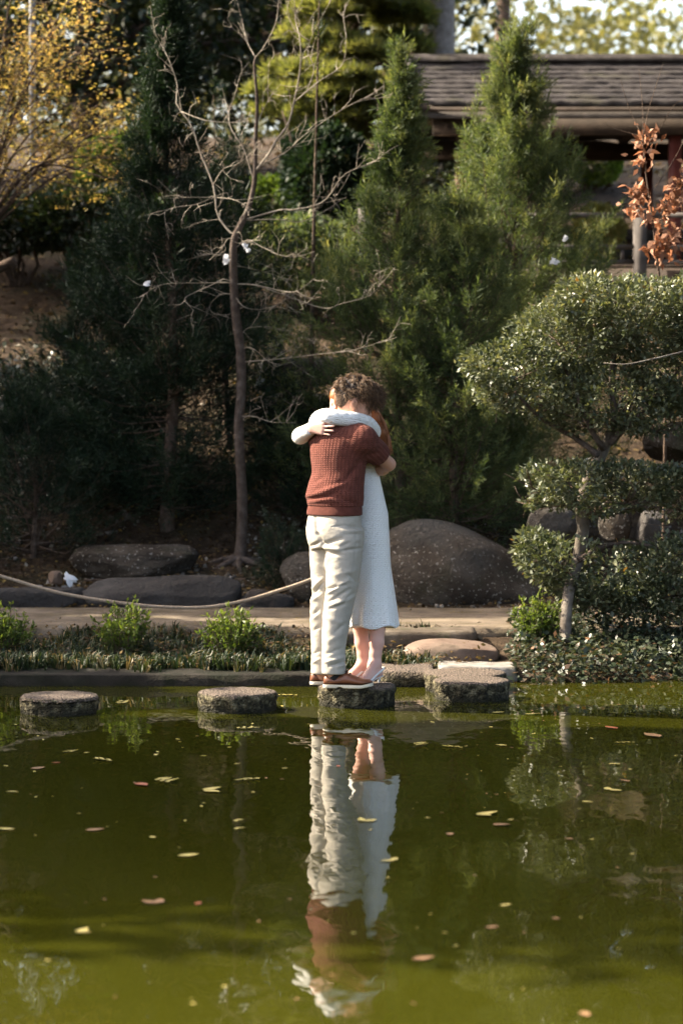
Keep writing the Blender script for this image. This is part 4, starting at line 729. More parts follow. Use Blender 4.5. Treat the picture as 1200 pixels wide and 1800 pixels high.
shade_tree('broad leafy tree on the side bank shading the open water', -8.6, 10.55, 2.4, 5.6, 2.3, 4.8, 15000, 61, M_BROAD, -.5, lump=.12, sig=.4, size=.36)
shade_tree('unseen thin airy tree added on the side bank to soften the shade edge on the water', -8.9, 8.15, 1.1, 3.6, 1.5, 3.8, 1500, 71, M_BROAD, -.6, lump=.2, sig=.5)  # added tree; its sparse crown softens the shadow edge on the water
shade_tree('lower tree on the side bank level with the stepping stones', -8.2, 13.55, .95, -.4, 1.3, 3.0, 7000, 62, M_BROAD)
shade_tree('leafy tree on the side bank level with the kerb', -8.8, 15.45, 1.05, -.12, 1.5, 3.2, 6000, 63, M_BROAD, -.12)
shade_tree('dense tree on the side bank level with the boulders', -8.4, 17.75, 1.3, 2.2, 1.8, 3.6, 11000, 64, M_BROAD)
shade_tree('dense tree on the side bank level with the junipers', -9.2, 19.2, 1.05, 2.95, 1.8, 3.8, 11000, 65, M_BROAD)
shade_tree('small tree on the side bank level with the maple', -8.6, 20.9, 1.1, .4, 1.5, 3.2, 8000, 66, M_BROAD, -.25)
shade_tree('leafy tree high on the side bank above the maple', -9.0, 24.2, 1.9, 2.6, 1.8, 3.4, 10000, 67, M_BROAD, -.25)
shade_tree('leafy tree at the top of the side bank', -9.6, 28.2, 2.0, 3.4, 1.8, 3.2, 8000, 68, M_BROAD, -.2)
# unseen trees added on the other bank; their high crowns block overhead sky light
for i, (x, y, lab) in enumerate(((7.4, 8.0, 'unseen tall tree added on the far side bank, its crown blocking sky over the open water'), (6.9, 13.2, 'unseen tall tree added on the far side bank to block sky, level with the stepping stones'), (7.0, 18.6, 'unseen tall tree added on the far side bank to block sky, beyond the clipped shrub'), (6.6, 23.0, 'unseen tall tree added beside the end of the pavilion to block sky over the slope'))):
    bigtree(lab, x, y, 13.5, [(-1.2, 0, 9.6, 3.6, 3.2, 2.4), (1.5, .3, 8.2, 3.0, 3.0, 3.2), (-4.2, .2, 11.0, 3.6, 3.2, 1.7), (-7.2, .2, 12.0, 3.4, 3.2, 1.5)], 10500, .45, M_BROAD, 80 + i, .24, None, .6, 'unseen_bank_tree', -.3, 'added unseen trees blocking sky over the pond', .7)
# ================================================================ leaves afloat
rl = np.random.default_rng(50)
def floating(kind, seed):
    r_ = np.random.default_rng(seed); ps = []
    for k in range({'pair': 2, 'single': 1, 'sprig': 6}[kind]):
        a = r_.uniform(0, 6.28) if kind != 'sprig' else (-.9 if k % 2 else .9) + r_.normal(0, .15); t = np.linspace(0, 1, 7); w_ = .26 * np.sin(np.pi * t ** .8) + .015; s = 1.0 if kind != 'sprig' else .45
        ax = np.array([math.cos(a), math.sin(a)]); sd_ = np.array([-ax[1], ax[0]]); o = np.array([k * .22 - .5, 0]) if kind == 'sprig' else r_.normal(0, .15, 2); c = o + np.outer(t * s, ax) + np.outer(.12 * t * t, sd_); z = .04 + .10 * t * t * r_.uniform(.2, 1.2) + .012 * k
        e1 = np.column_stack([c + np.outer(w_ * s, sd_), z + .05]); e2 = np.column_stack([c - np.outer(w_ * s, sd_), z + .04]); md = np.column_stack([c, z]); i = np.arange(6); ps.append((np.concatenate([e1, md, e2]), np.concatenate([np.stack([i, i + 7, i + 8, i + 1], 1), np.stack([i + 7, i + 14, i + 15, i + 8], 1)])))
    return join(ps)
def flat_leaf(name, stops): return mk(name, stops, 60, 4, .6, None, .35, 'obj')
FM = {'yellow': flat_leaf('yellow_leaf', [(.3, (.36, .28, .075)), (.7, (.50, .41, .13))]), 'brown': flat_leaf('brown_leaf', [(.3, (.16, .085, .035)), (.7, (.28, .16, .075))]), 'red': flat_leaf('red_brown_leaf', [(.3, (.22, .06, .025)), (.7, (.34, .11, .045))])}
FL = {}
for kd in ('single', 'pair', 'sprig'):
    for sd_ in range(3):
        V, F = floating(kd, sd_)
        for cn, m in FM.items(): FL[(kd, sd_, cn)] = mesh_data('floating_leaf', V, F, m)
LAB = {'single': 'single {} leaf floating on the green pond', 'pair': 'two overlapping {} leaves floating on the green pond', 'sprig': 'small sprig of {} leaflets floating on the green pond'}
def drop(px, py, size, kd, cn):
    q = onz(px, py, .0); s = size / FPX * q[1]; o = bpy.data.objects.new('floating_leaf', FL[(kd, int(rl.integers(0, 3)), cn)]); COL.objects.link(o)
    o.location = (q[0], q[1], .0); o.scale = (s, s, s * .7); o.rotation_euler = (0, 0, rl.uniform(0, 6.28)); setp(o, LAB[kd].format({'red': 'red-brown'}.get(cn, cn)), 'leaf', f'{cn} {kd} leaves afloat')
for (px, py, s, kd, cn) in ((285, 1373, 42, 'sprig', 'yellow'), (240, 1378, 40, 'single', 'red'), (362, 1390, 36, 'pair', 'yellow'), (438, 1371, 34, 'sprig', 'yellow'), (264, 1471, 18, 'single', 'yellow'), (315, 1505, 38, 'single', 'yellow'), (22, 1459, 34, 'single', 'yellow'), (152, 1460, 34, 'single', 'brown'),
        (415, 1442, 16, 'pair', 'yellow'), (416, 1456, 16, 'pair', 'yellow'), (275, 1588, 34, 'pair', 'brown'), (345, 1590, 20, 'single', 'red'), (136, 1638, 30, 'pair', 'yellow'), (186, 1337, 30, 'sprig', 'yellow'), (125, 1321, 24, 'sprig', 'yellow'), (105, 1341, 18, 'single', 'red'), (28, 1392, 20, 'pair', 'yellow'), (55, 1352, 30, 'single', 'brown'),
        (735, 1309, 34, 'sprig', 'yellow'), (800, 1314, 26, 'sprig', 'yellow'), (888, 1311, 20, 'pair', 'yellow'), (1102, 1306, 24, 'sprig', 'yellow'), (1080, 1282, 34, 'single', 'red'), (1160, 1297, 50, 'single', 'brown'), (1070, 1389, 26, 'pair', 'yellow'), (1024, 1409, 20, 'single', 'yellow'), (1083, 1343, 18, 'pair', 'yellow'), (1104, 1374, 22, 'single', 'brown'),
        (842, 1432, 38, 'pair', 'yellow'), (902, 1441, 14, 'single', 'yellow'), (788, 1465, 26, 'single', 'brown'), (870, 1450, 34, 'single', 'brown'), (640, 1444, 28, 'pair', 'yellow'), (690, 1513, 26, 'pair', 'yellow'), (853, 1631, 28, 'single', 'brown'), (725, 1687, 44, 'single', 'brown'), (880, 1592, 22, 'single', 'yellow'), (975, 1614, 24, 'single', 'brown'), (1020, 1780, 34, 'single', 'brown'),
        (216, 1236, 26, 'sprig', 'yellow'), (497, 1242, 10, 'single', 'yellow'), (430, 1281, 26, 'sprig', 'yellow'), (508, 1223, 26, 'sprig', 'yellow'), (865, 1253, 22, 'single', 'yellow'), (925, 1256, 26, 'single', 'yellow'), (272, 1327, 12, 'pair', 'yellow'), (315, 1300, 10, 'single', 'yellow'), (155, 1194, 28, 'sprig', 'yellow'), (1005, 1475, 22, 'single', 'brown'), (595, 1348, 14, 'single', 'red')): drop(px, py, s, kd, cn)
for k in range(110):
    py = rl.uniform(1262, 1795) if k % 3 else rl.uniform(1262, 1420); drop(rl.uniform(5, 1195), py, rl.uniform(4, 12), 'single', str(rl.choice(['yellow', 'yellow', 'brown'])))
# ================================================================ the couple
class Sdf:
    """signed distance field on a grid, merged smoothly and meshed as one surface"""
    def __init__(s, lo, hi, vox):
        s.lo = np.array(lo, float); s.vox = vox
        s.n = np.ceil((np.array(hi) - s.lo) / vox).astype(int) + 1
        s.D = np.full(s.n, 0.2, np.float32)
        s.ax = [(s.lo[i] + vox * np.arange(s.n[i])).astype(np.float32) for i in range(3)]
    def win(s, lo, hi, pad):
        sl = []
        for i in range(3):
            a = max(0, int((lo[i] - pad - s.lo[i]) / s.vox)); b = min(s.n[i], int((hi[i] + pad - s.lo[i]) / s.vox) + 2)
            sl.append(slice(a, max(b, a)))
        X = s.ax[0][sl[0]][:, None, None]; Y = s.ax[1][sl[1]][None, :, None]; Z = s.ax[2][sl[2]][None, None, :]
        return tuple(sl), X, Y, Z
    def put(s, sl, d, k, sub=False):
        a = s.D[sl]
        if d.size == 0: return
        if sub:
            s.D[sl] = np.maximum(a, -d) if k <= 0 else -s.smin(-a, d, k)
        else: s.D[sl] = np.minimum(a, d) if k <= 0 else s.smin(a, d, k)
    @staticmethod
    def smin(a, b, k):
        h = np.clip(0.5 + 0.5 * (b - a) / k, 0, 1); return b + (a - b) * h - k * h * (1 - h)
    def cone(s, a, b, ra, rb, k=0.015, cut0=False, cut1=False, sub=False):
        a = np.asarray(a, float); b = np.asarray(b, float); R = max(ra, rb)
        sl, X, Y, Z = s.win(np.minimum(a, b), np.maximum(a, b), R + k + 3 * s.vox)
        ba = b - a; L = float(np.linalg.norm(ba)); q = ba / max(L, 1e-6)
        px, py, pz = X - a[0], Y - a[1], Z - a[2]
        t = px * q[0] + py * q[1] + pz * q[2]; tc = np.clip(t, 0, L)
        d = np.sqrt((px - tc * q[0]) ** 2 + (py - tc * q[1]) ** 2 + (pz - tc * q[2]) ** 2) - (ra + (rb - ra) * tc / max(L, 1e-6))
        if cut0: d = np.maximum(d, -t)
        if cut1: d = np.maximum(d, t - L)
        s.put(sl, d, k, sub)
    def chain(s, P, k=0.015, cut1=False):
        for i in range(len(P) - 1):
            s.cone(P[i][:3], P[i + 1][:3], P[i][3], P[i + 1][3], k, cut1=cut1 and i == len(P) - 2)
    def ell(s, c, r, R=None, k=0.015, sub=False):
        c = np.asarray(c, float); m = max(r)
        sl, X, Y, Z = s.win(c - m, c + m, k + 3 * s.vox)
        R = np.eye(3) if R is None else R
        p = [X - c[0], Y - c[1], Z - c[2]]
        q = [sum(R[j, i] * p[j] for j in range(3)) / r[i] for i in range(3)]
        l = np.sqrt(q[0] ** 2 + q[1] ** 2 + q[2] ** 2)
        g = np.sqrt((q[0] / r[0]) ** 2 + (q[1] / r[1]) ** 2 + (q[2] / r[2]) ** 2) + 1e-6
        s.put(sl, l * (l - 1) / g, k, sub)
    def zloft(s, rows, ang, k=0.02, p=2.0, sig=0.012, cap=True):
        """rows (z, cx, cy, a, b); ang = heading of the a axis"""
        rows = np.array(sorted(rows, key=lambda r: r[0]), float)
        z0, z1 = rows[0, 0], rows[-1, 0]; R = rows[:, 3:].max()
        sl, X, Y, Z = s.win([rows[:, 1].min() - R, rows[:, 2].min() - R, z0], [rows[:, 1].max() + R, rows[:, 2].max() + R, z1], k + 3 * s.vox)
        zz = Z.ravel(); zd = np.linspace(z0, z1, 300); dz = zd[1] - zd[0]; K = max(1, int(3 * sig / dz))
        g = np.exp(-0.5 * (np.arange(-K, K + 1) * dz / sig) ** 2); g /= g.sum(); cols = []
        for j in range(1, 5):
            v = np.interp(zd, rows[:, 0], rows[:, j]); v = np.convolve(np.pad(v, K, mode='reflect', reflect_type='odd'), g, 'valid')
            cols.append(np.interp(np.clip(zz, z0, z1), zd, v)[None, None, :].astype(np.float32))
        cx, cy, a, b = cols; ca, sa = math.cos(ang), math.sin(ang)
        u = ((X - cx) * ca + (Y - cy) * sa) / a; v = (-(X - cx) * sa + (Y - cy) * ca) / b
        l = (np.abs(u) ** p + np.abs(v) ** p) ** (1 / p)
        gr = np.sqrt((u / a) ** 2 + (v / b) ** 2) / np.maximum(l, 1e-4)
        d = (l - 1) / np.maximum(gr, 1 / np.maximum(a, b))
        if cap: d = np.maximum(d, np.maximum(Z - z1, z0 - Z))
        s.put(sl, d.astype(np.float32), k)
    def mesh(s):
        D = np.clip(s.D, -4 * s.vox, 4 * s.vox); g = openvdb.FloatGrid(float(4 * s.vox))
        g.copyFromArray(np.ascontiguousarray(D)); pts, quads = g.convertToQuads(isovalue=0.0)
        V = np.asarray(pts, float) * s.vox + s.lo; F = np.asarray(quads, int)[:, ::-1]
        n = vnormals(V, F); i = np.argmax(V[:, 2])
        if n[i, 2] < 0: F = F[:, ::-1]
        return V, F
def relax(V, F, it=2):
    for _ in range(it):
        A = np.zeros_like(V); c = np.zeros(len(V))
        for k in range(4):
            a, b = F[:, k], F[:, (k + 1) % 4]
            np.add.at(A, a, V[b]); np.add.at(A, b, V[a]); np.add.at(c, a, 1); np.add.at(c, b, 1)
        V = 0.5 * V + 0.5 * A / np.maximum(c, 1)[:, None]
    return V
def folds(V, F, L, noise=(0.002, 14), side=None):
    """raise ridges (amp>0) or press creases (amp<0) along picture-space lines, on the camera side of the cloth"""
    N = vnormals(V, F); px, py = project(V); h = vnoise(V, noise[1], 3) * noise[0]
    face = np.clip(-N[:, 1] * 2 + 0.7, 0, 1)
    for (x0, y0, x1, y1, amp, wd) in L:
        dx, dy = x1 - x0, y1 - y0; l2 = dx * dx + dy * dy
        t = np.clip(((px - x0) * dx + (py - y0) * dy) / l2, 0, 1)
        d = np.hypot(px - x0 - t * dx, py - y0 - t * dy)
        h += amp * np.exp(-(d / wd) ** 2) * face * np.clip(1.15 - np.abs(t - 0.45) * 1.3, 0.15, 1)
    return V + N * h[:, None]
YC = 14.0
def P(px, py, dy, r=None):
    q = at(px, py, YC + dy)
    return q if r is None else np.array([*q, r])
def rot(f, u):
    f = unit(f); l = unit(np.cross(u, f)); u2 = np.cross(f, l); return np.stack([f, l, u2], 1)   # columns fwd, left, up
GAM = math.radians(42); FW = np.array([math.cos(GAM), math.sin(GAM), 0]); LF = np.array([-math.sin(GAM), math.cos(GAM), 0]); UP = np.array([0, 0, 1.0])
ALAT = GAM + math.pi / 2

def head(S, c, f, u, s=1.0, fem=False):
    R = rot(f, u); q = lambda a, l, z: np.asarray(c) + R @ (np.array([a, l, z]) * s)
    S.ell(q(-.012, 0, .022), (.097 * s, .076 * s, .092 * s), R, .02)          # cranium
    S.ell(q(.03, 0, -.03), (.066 * s, .060 * s, .085 * s), R, .03)             # face
    S.ell(q(.05, 0, -.092), (.034 * s, .036 * s, .028 * s), R, .03)            # chin
    for e in (-1, 1):
        S.cone(q(-.005, e * .056, -.04), q(.045, e * .03, -.095), .02 * s, .018 * s, .03)    # jaw
        S.ell(q(.062, e * .04, -.028), (.03 * s, .022 * s, .02 * s), R, .02)   # cheek
        S.cone(q(.083, e * .012, .012), q(.07, e * .05, .016), .009 * s, .008 * s, .015)     # brow
        S.ell(q(.098, e * .031, -.006), (.018 * s, .016 * s, .009 * s), R, .012, sub=True)   # socket
        S.ell(q(.074, e * .031, -.007), (.014 * s, .014 * s, .013 * s), R, .004)             # eye
        S.ell(q(-.012, e * .083, -.002), (.022 * s, .013 * s, .036 * s), R, .004)            # ear
        S.ell(q(-.003, e * .097, -.002), (.012 * s, .010 * s, .022 * s), R, .003, sub=True)
    S.cone(q(.09, 0, .0), q(.112, 0, -.036), .008 * s, .012 * s, .012)         # nose
    for e in (-1, 1): S.ell(q(.1, e * .012, -.04), (.011 * s, .008 * s, .007 * s), R, .008)
    S.ell(q(.088, 0, -.063), (.012 * s, .022 * s, .006 * s), R, .006)          # lips
    S.ell(q(.086, 0, -.072), (.012 * s, .02 * s, .006 * s), R, .006)
    return q, R
def hand(S, wrist, d, back, thumb, s=1.0, curl=0.25, spread=0.10):
    """palm, four fingers and a thumb; d = finger direction, back = out of the back of the hand, thumb = side of the thumb"""
    d = unit(d); t = unit(np.asarray(thumb) - np.dot(thumb, d) * d); b = unit(np.cross(d, t)); b = b if np.dot(b, back) > 0 else -b
    w_ = np.asarray(wrist, float)
    off = [(.029, .083, .066, .0082), (.0095, .087, .074, .0085), (-.0105, .083, .069, .0082), (-.029, .074, .053, .0072)]
    for (o, kd, fl, r) in off:
        kn = w_ + (d * kd + t * o) * s
        S.cone(w_ + t * o * .55 * s, kn, .0145 * s, .0105 * s, .014)
        fd = unit(d + t * o * spread / .03); p0 = kn; an = curl * .45
        for q, sh in ((.45, 1.0), (.32, .92), (.23, .84)):
            dd = unit(fd * math.cos(an) - b * math.sin(an)); p1 = p0 + dd * fl * q * s
            S.cone(p0, p1, r * s * sh, r * s * sh * .93, .0025); p0 = p1; an += curl * .6
    t0 = w_ + (d * .018 + t * .022 - b * .006) * s; t1 = t0 + (d * .035 + t * .026 - b * .006) * s
    t2 = t1 + (d * .03 + t * .008 - b * .004) * s; t3 = t2 + (d * .022 + t * .002 - b * .004) * s
    S.cone(t0, t1, .0145 * s, .0105 * s, .008); S.cone(t1, t2, .0098 * s, .0088 * s, .003); S.cone(t2, t3, .0088 * s, .0072 * s, .003)

# ---- cloth, skin, leather
def skin_mat(name, c):
    t = NT(name); g = t.geo()
    cc = t.mix(t.math('MULTIPLY', t.noise(22, 3, g), 0.5), c, (c[0] * .93, c[1] * .72, c[2] * .68))
    t.l(cc, t.b.inputs['Base Color']); t.set(Roughness=.48, Specular_IOR_Level=.35, Subsurface_Weight=.12, Subsurface_Scale=.012)
    t.b.inputs['Subsurface Radius'].default_value = (1, .35, .2); t.bump(t.noise(160, 3, g), .12, .002); return t.m
M_SKIN_M = skin_mat('skin_tan', (.52, .29, .20)); M_SKIN_W = skin_mat('skin_fair', (.62, .38, .31))
def knit_mat():
    t = NT('rust_cable_knit'); a = t.attr('cloth').outputs['Vector']; sx = t.n('ShaderNodeSeparateXYZ'); t.l(a, sx.inputs[0])
    u, v, band = sx.outputs
    uc = t.math('MULTIPLY', u, 2 * math.pi / .0225); vr = t.math('MULTIPLY', v, 2 * math.pi / .0105)
    col = t.math('SINE', uc); colp = t.math('MULTIPLY_ADD', col, .5, .5)
    tw = t.math('SINE', t.math('ADD', vr, t.math('MULTIPLY', t.math('ABSOLUTE', col), 1.9)))
    h = t.math('ADD', t.math('MULTIPLY', colp, .55), t.math('MULTIPLY', t.math('MULTIPLY', tw, colp), .5))
    h = t.math('MULTIPLY', h, t.math('SUBTRACT', 1.0, band))
    rib = t.math('MULTIPLY', t.math('MULTIPLY', t.math('SINE', t.math('MULTIPLY', u, 2 * math.pi / .006)), .2), band)
    h = t.math('ADD', t.math('ADD', h, rib), t.math('MULTIPLY', t.noise(400, 2, t.geo()), .25))
    g = t.geo(); base = t.ramp(t.noise(30, 4, g), [(.3, (.118, .037, .027)), (.7, (.165, .053, .038))])
    dk = t.n('ShaderNodeMapRange'); t.l(h, dk.inputs[0]); dk.inputs[1].default_value = -.2; dk.inputs[2].default_value = .9
    dk.inputs[3].default_value = .62; dk.inputs[4].default_value = 1.12
    cc = t.n('ShaderNodeCombineXYZ'); [t.l(dk.outputs[0], cc.inputs[i]) for i in range(3)]
    t.l(t.mix(1.0, base, cc.outputs[0], 'MULTIPLY'), t.b.inputs['Base Color'])
    t.set(Roughness=.92, Specular_IOR_Level=.15, Sheen_Weight=.03, Sheen_Roughness=.5); t.bump(h, .9, .005); return t.m
def dress_mat():
    t = NT('white_eyelet_crochet'); a = t.attr('cloth').outputs['Vector']; sx = t.n('ShaderNodeSeparateXYZ'); t.l(a, sx.inputs[0])
    u, v, _ = sx.outputs; s_ = .0235
    row = t.math('FLOOR', t.math('DIVIDE', v, s_)); odd = t.math('MULTIPLY', t.math('MODULO', t.math('ABSOLUTE', row), 2.0), .5)
    fu = t.math('SUBTRACT', t.math('FRACT', t.math('ADD', t.math('DIVIDE', u, s_), odd)), .5)
    fv = t.math('SUBTRACT', t.math('FRACT', t.math('DIVIDE', v, s_)), .5)
    r = t.math('SQRT', t.math('ADD', t.math('MULTIPLY', fu, fu), t.math('MULTIPLY', fv, fv)))
    ring = t.math('SUBTRACT', 1.0, t.math('MINIMUM', t.math('MULTIPLY', t.math('ABSOLUTE', t.math('SUBTRACT', r, .3)), 7.0), 1.0))
    hole = t.math('SUBTRACT', 1.0, t.math('MINIMUM', t.math('MULTIPLY', r, 6.5), 1.0))
    h = t.math('ADD', t.math('SUBTRACT', ring, hole), t.math('MULTIPLY', t.noise(300, 2, t.geo()), .35))
    k = t.math('MULTIPLY_ADD', h, .10, .90); k = t.math('MINIMUM', k, 1.0)
    cc = t.n('ShaderNodeCombineXYZ'); [t.l(k, cc.inputs[i]) for i in range(3)]
    t.l(t.mix(1.0, (.93, .915, .895), cc.outputs[0], 'MULTIPLY'), t.b.inputs['Base Color'])
    t.set(Roughness=.85, Specular_IOR_Level=.2, Sheen_Weight=.1); t.bump(h, .75, .004)
    tr = t.n('ShaderNodeBsdfTranslucent'); tr.inputs[0].default_value = (.75, .72, .68, 1)
    mx = t.n('ShaderNodeMixShader'); mx.inputs[0].default_value = .05
    t.l(t.b.outputs[0], mx.inputs[1]); t.l(tr.outputs[0], mx.inputs[2]); t.l(mx.outputs[0], t.out.inputs[0]); return t.m
M_KNIT = knit_mat(); M_DRESS = dress_mat()
M_CHINO = mk('beige_cotton_twill', [(.3, (.345, .312, .265)), (.7, (.42, .382, .325))], 9, 6, .9, (60, .35, .006), .12)
M_LEATHER = mk('brown_leather', [(.25, (.115, .040, .019)), (.75, (.185, .068, .031))], 25, 5, .42, (180, .25, .002), .4)
M_SOLE = mk('cream_rubber_sole', [(.3, (.60, .53, .42)), (.7, (.70, .63, .51))], 20, 4, .7)
M_LACE = mk('dark_brown_lace', [(.3, (.03, .014, .01)), (.7, (.05, .022, .015))], 60, 3, .8)
M_SOCK = mk('black_sock', [(.3, (.012, .012, .013)), (.7, (.02, .02, .02))], 60, 3, .95)
M_WHITELEATHER = mk('white_shoe_leather', [(.3, (.74, .72, .69)), (.7, (.82, .80, .77))], 30, 3, .4)
def hair_mat(name, a, b):
    t = NT(name); t.l(t.ramp(t.attr('v').outputs['Fac'], [(0, a), (1, b)]), t.b.inputs['Base Color'])
    t.set(Roughness=.5, Specular_IOR_Level=.35); return t.m
M_HAIR_M = hair_mat('dark_brown_hair', (.030, .017, .010), (.20, .115, .058)); M_HAIR_W = hair_mat('copper_hair', (.15, .048, .016), (.36, .125, .040))

rng = np.random.default_rng(11)
ZS = .117                                                     # top of the stepping stone they stand on
ROOT_M = thing('person', 'person in rust knit short-sleeved sweater and beige trousers, back turned, hugging', 'person', (0.0, 14.0, ZS))
ROOT_W = thing('person', 'person in long white dress with copper hair, arms round the other\'s neck', 'person', (.16, 14.17, ZS))
B_LO, B_HI = (-.42, 13.66, .06), (.42, 14.56, 2.0)

# ---------------------------------------------------------------- man
def row(py, l, r, dy=0.0, ratio=1.35, grow=0.0):
    c = P((l + r) / 2, py, dy); half = (r - l) / 2 / FPX * (YC + dy) + grow
    b = half / math.sqrt((math.sin(GAM) * ratio) ** 2 + math.cos(GAM) ** 2)
    return (c[2], c[0], c[1], ratio * b, b)
SHR, ELR, WRR = P(637, 772, -.135), P(683, 816, .055), P(650, 834, .275)       # right (near) arm
SHL, ELL_, WRL = P(566, 770, .135), P(588, 822, .40), P(624, 800, .40)          # left arm, beyond her
TOR = [row(738, 586, 632, .02), row(748, 568, 646, .01), row(757, 555, 655), row(770, 548, 655), row(790, 546, 650), row(810, 547, 643), row(830, 549, 640),
       row(850, 543, 639), row(868, 538.5, 638), row(880, 540, 638), row(890, 542, 637)]
S = Sdf(B_LO, B_HI, .0068)
MC = P(623, 708, .0)
mf = unit([.90, .12, -.36]); mu = unit([.34, -.06, .93])
qM, RM = head(S, MC, mf, mu, 1.0)
S.chain([P(600, 752, .0, .065), P(611, 728, .0, .056), [*qM(-.02, 0, -.05), .055]], .03)
S.chain([[*SHR, .05], [*(SHR * .5 + ELR * .5), .047], [*ELR, .038]], .03)
S.chain([[*ELR, .037], [*(ELR * .65 + WRR * .35), .041], [*WRR, .027]], .02)
S.chain([[*SHL, .05], [*ELL_, .038], [*(ELL_ * .65 + WRL * .35), .040], [*WRL, .027]], .02)
hand(S, WRR, [-.8, .1, .12], [.6, .8, 0], [0, .1, 1], 1.05, .3)
hand(S, WRL, [.45, -.05, .5], [.5, .85, 0], [-.5, .1, 1], 1.0, .35)
S.zloft([(r[0], r[1], r[2], r[3] - .028, r[4] - .028) for r in TOR] + [row(940, 552, 630)], ALAT, .03)
LEGN = [(930, 606, 33), (960, 605, 33.5), (1000, 603.5, 30.5), (1040, 600, 27.5), (1070, 594, 25.5), (1100, 590, 24), (1140, 586.5, 20.5), (1184, 586, 21)]
LEGF = [(930, 574, 33), (960, 573, 29), (1000, 571, 26.5), (1035, 571, 22.5), (1055, 568, 23), (1100, 566, 21), (1140, 566, 19.5), (1184, 566, 20)]
def legrows(L, dy, sh=0.0):
    o = []
    for (py, c, h) in L:
        q = P(c, py, dy(py)); hm = h / FPX * YC - sh; o.append((q[2], q[0], q[1], hm, hm * 1.08))
    return o
dyn = lambda py: np.interp(py, [930, 1000, 1176], [-.06, -.085, -.125]); dyf = lambda py: np.interp(py, [930, 1000, 1172], [.055, .06, .03])
for L, d in ((LEGN, dyn), (LEGF, dyf)):
    rr = legrows(L, d, .024); S.chain([[r[1], r[2], r[0], max(r[3] - .006, .028)] for r in rr] + [[rr[-1][1], rr[-1][2], ZS + .05, .028]], .02)
V, F = S.mesh(); V = relax(V, F, 1)
body_m = obj('body', V, F, M_SKIN_M, ROOT_M)
# sweater
S = Sdf(B_LO, B_HI, .005)
S.zloft(TOR, ALAT, .02, 2.15)
S.cone(P(600, 752, 0), SHR + np.array([0, 0, .008]), .06, .068, .05); S.cone(P(600, 752, 0), SHL, .06, .066, .05)
se = SHR + (ELR - SHR) * .66
S.cone(SHR, se, .078, .070, .035, cut1=True)
S.cone(SHL, SHL + (ELL_ - SHL) * .62, .078, .068, .035, cut1=True)
S.cone(P(606, 744, .0), P(612, 722, .0), .055, .052, .008, sub=True)
V, F = S.mesh(); V = relax(V, F, 2)
SWF = [(541, 872, 578, 862, .011, 5), (570, 864, 607, 849, .010, 5), (545, 882, 580, 876, .009, 4), (575, 878, 606, 882, .006, 5), (543, 877, 574, 873, -.011, 3),
       (574, 873, 590, 868, -.008, 3.5), (632, 812, 606, 846, -.010, 4), (606, 846, 585, 852, -.006, 4), (636, 822, 618, 850, .005, 5), (640, 800, 668, 797, -.006, 3.2), (645, 788, 676, 782, .005, 4),
       (638, 806, 655, 808, .005, 4), (634, 780, 656, 776, -.004, 4), (560, 850, 548, 862, .004, 5), (636, 770, 650, 800, .003, 6), (553, 846, 570, 838, -.005, 4), (596, 876, 634, 890, -.006, 4),
       (600, 868, 636, 876, .004, 5), (567, 760, 573, 840, .004, 9)]
V = folds(V, F, SWF, (.0035, 11))
cz = np.array([[r[0], r[1], r[2]] for r in sorted(TOR)]); cx = np.interp(V[:, 2], cz[:, 0], cz[:, 1]); cy = np.interp(V[:, 2], cz[:, 0], cz[:, 2])
dx, dyy = V[:, 0] - cx, V[:, 1] - cy
uu = np.arctan2(dx * LF[0] + dyy * LF[1], -(dx * FW[0] + dyy * FW[1])) * .17; vv = V[:, 2].copy()
def arm_uv(A, Bq, rad, uu, vv):
    q = unit(Bq - A); t = (V - A) @ q; rel = V - A - t[:, None] * q; dist = np.linalg.norm(rel, axis=1)
    m = (t > .05) & (dist < rad) & (t < .3)
    e1 = unit(np.cross(q, [0.2, 1, 0.1])); e2 = np.cross(q, e1)
    uu[m] = np.arctan2(rel[m] @ e2, rel[m] @ e1) * .07; vv[m] = t[m]
arm_uv(SHR, ELR, .1, uu, vv)
sw = obj('sweater', V, F, M_KNIT, ROOT_M, pattr={'cloth': np.stack([uu, vv, np.zeros(len(V))], 1)}); ORG[sw.name] = ORG[ROOT_M.name]
S = Sdf(B_LO, B_HI, .005)
S.zloft([row(884, 544, 634.5), row(895, 541, 635), row(905.5, 539.5, 635)], ALAT, 0, 2.2); V, F = S.mesh(); V = relax(V, F, 1)
dx, dyy = V[:, 0] - cx[0], V[:, 1] - 14
hb = obj('hem_band', V, F, M_KNIT, sw, pattr={'cloth': np.stack([np.arctan2(dx, -dyy) * .17, V[:, 2], np.ones(len(V))], 1)})
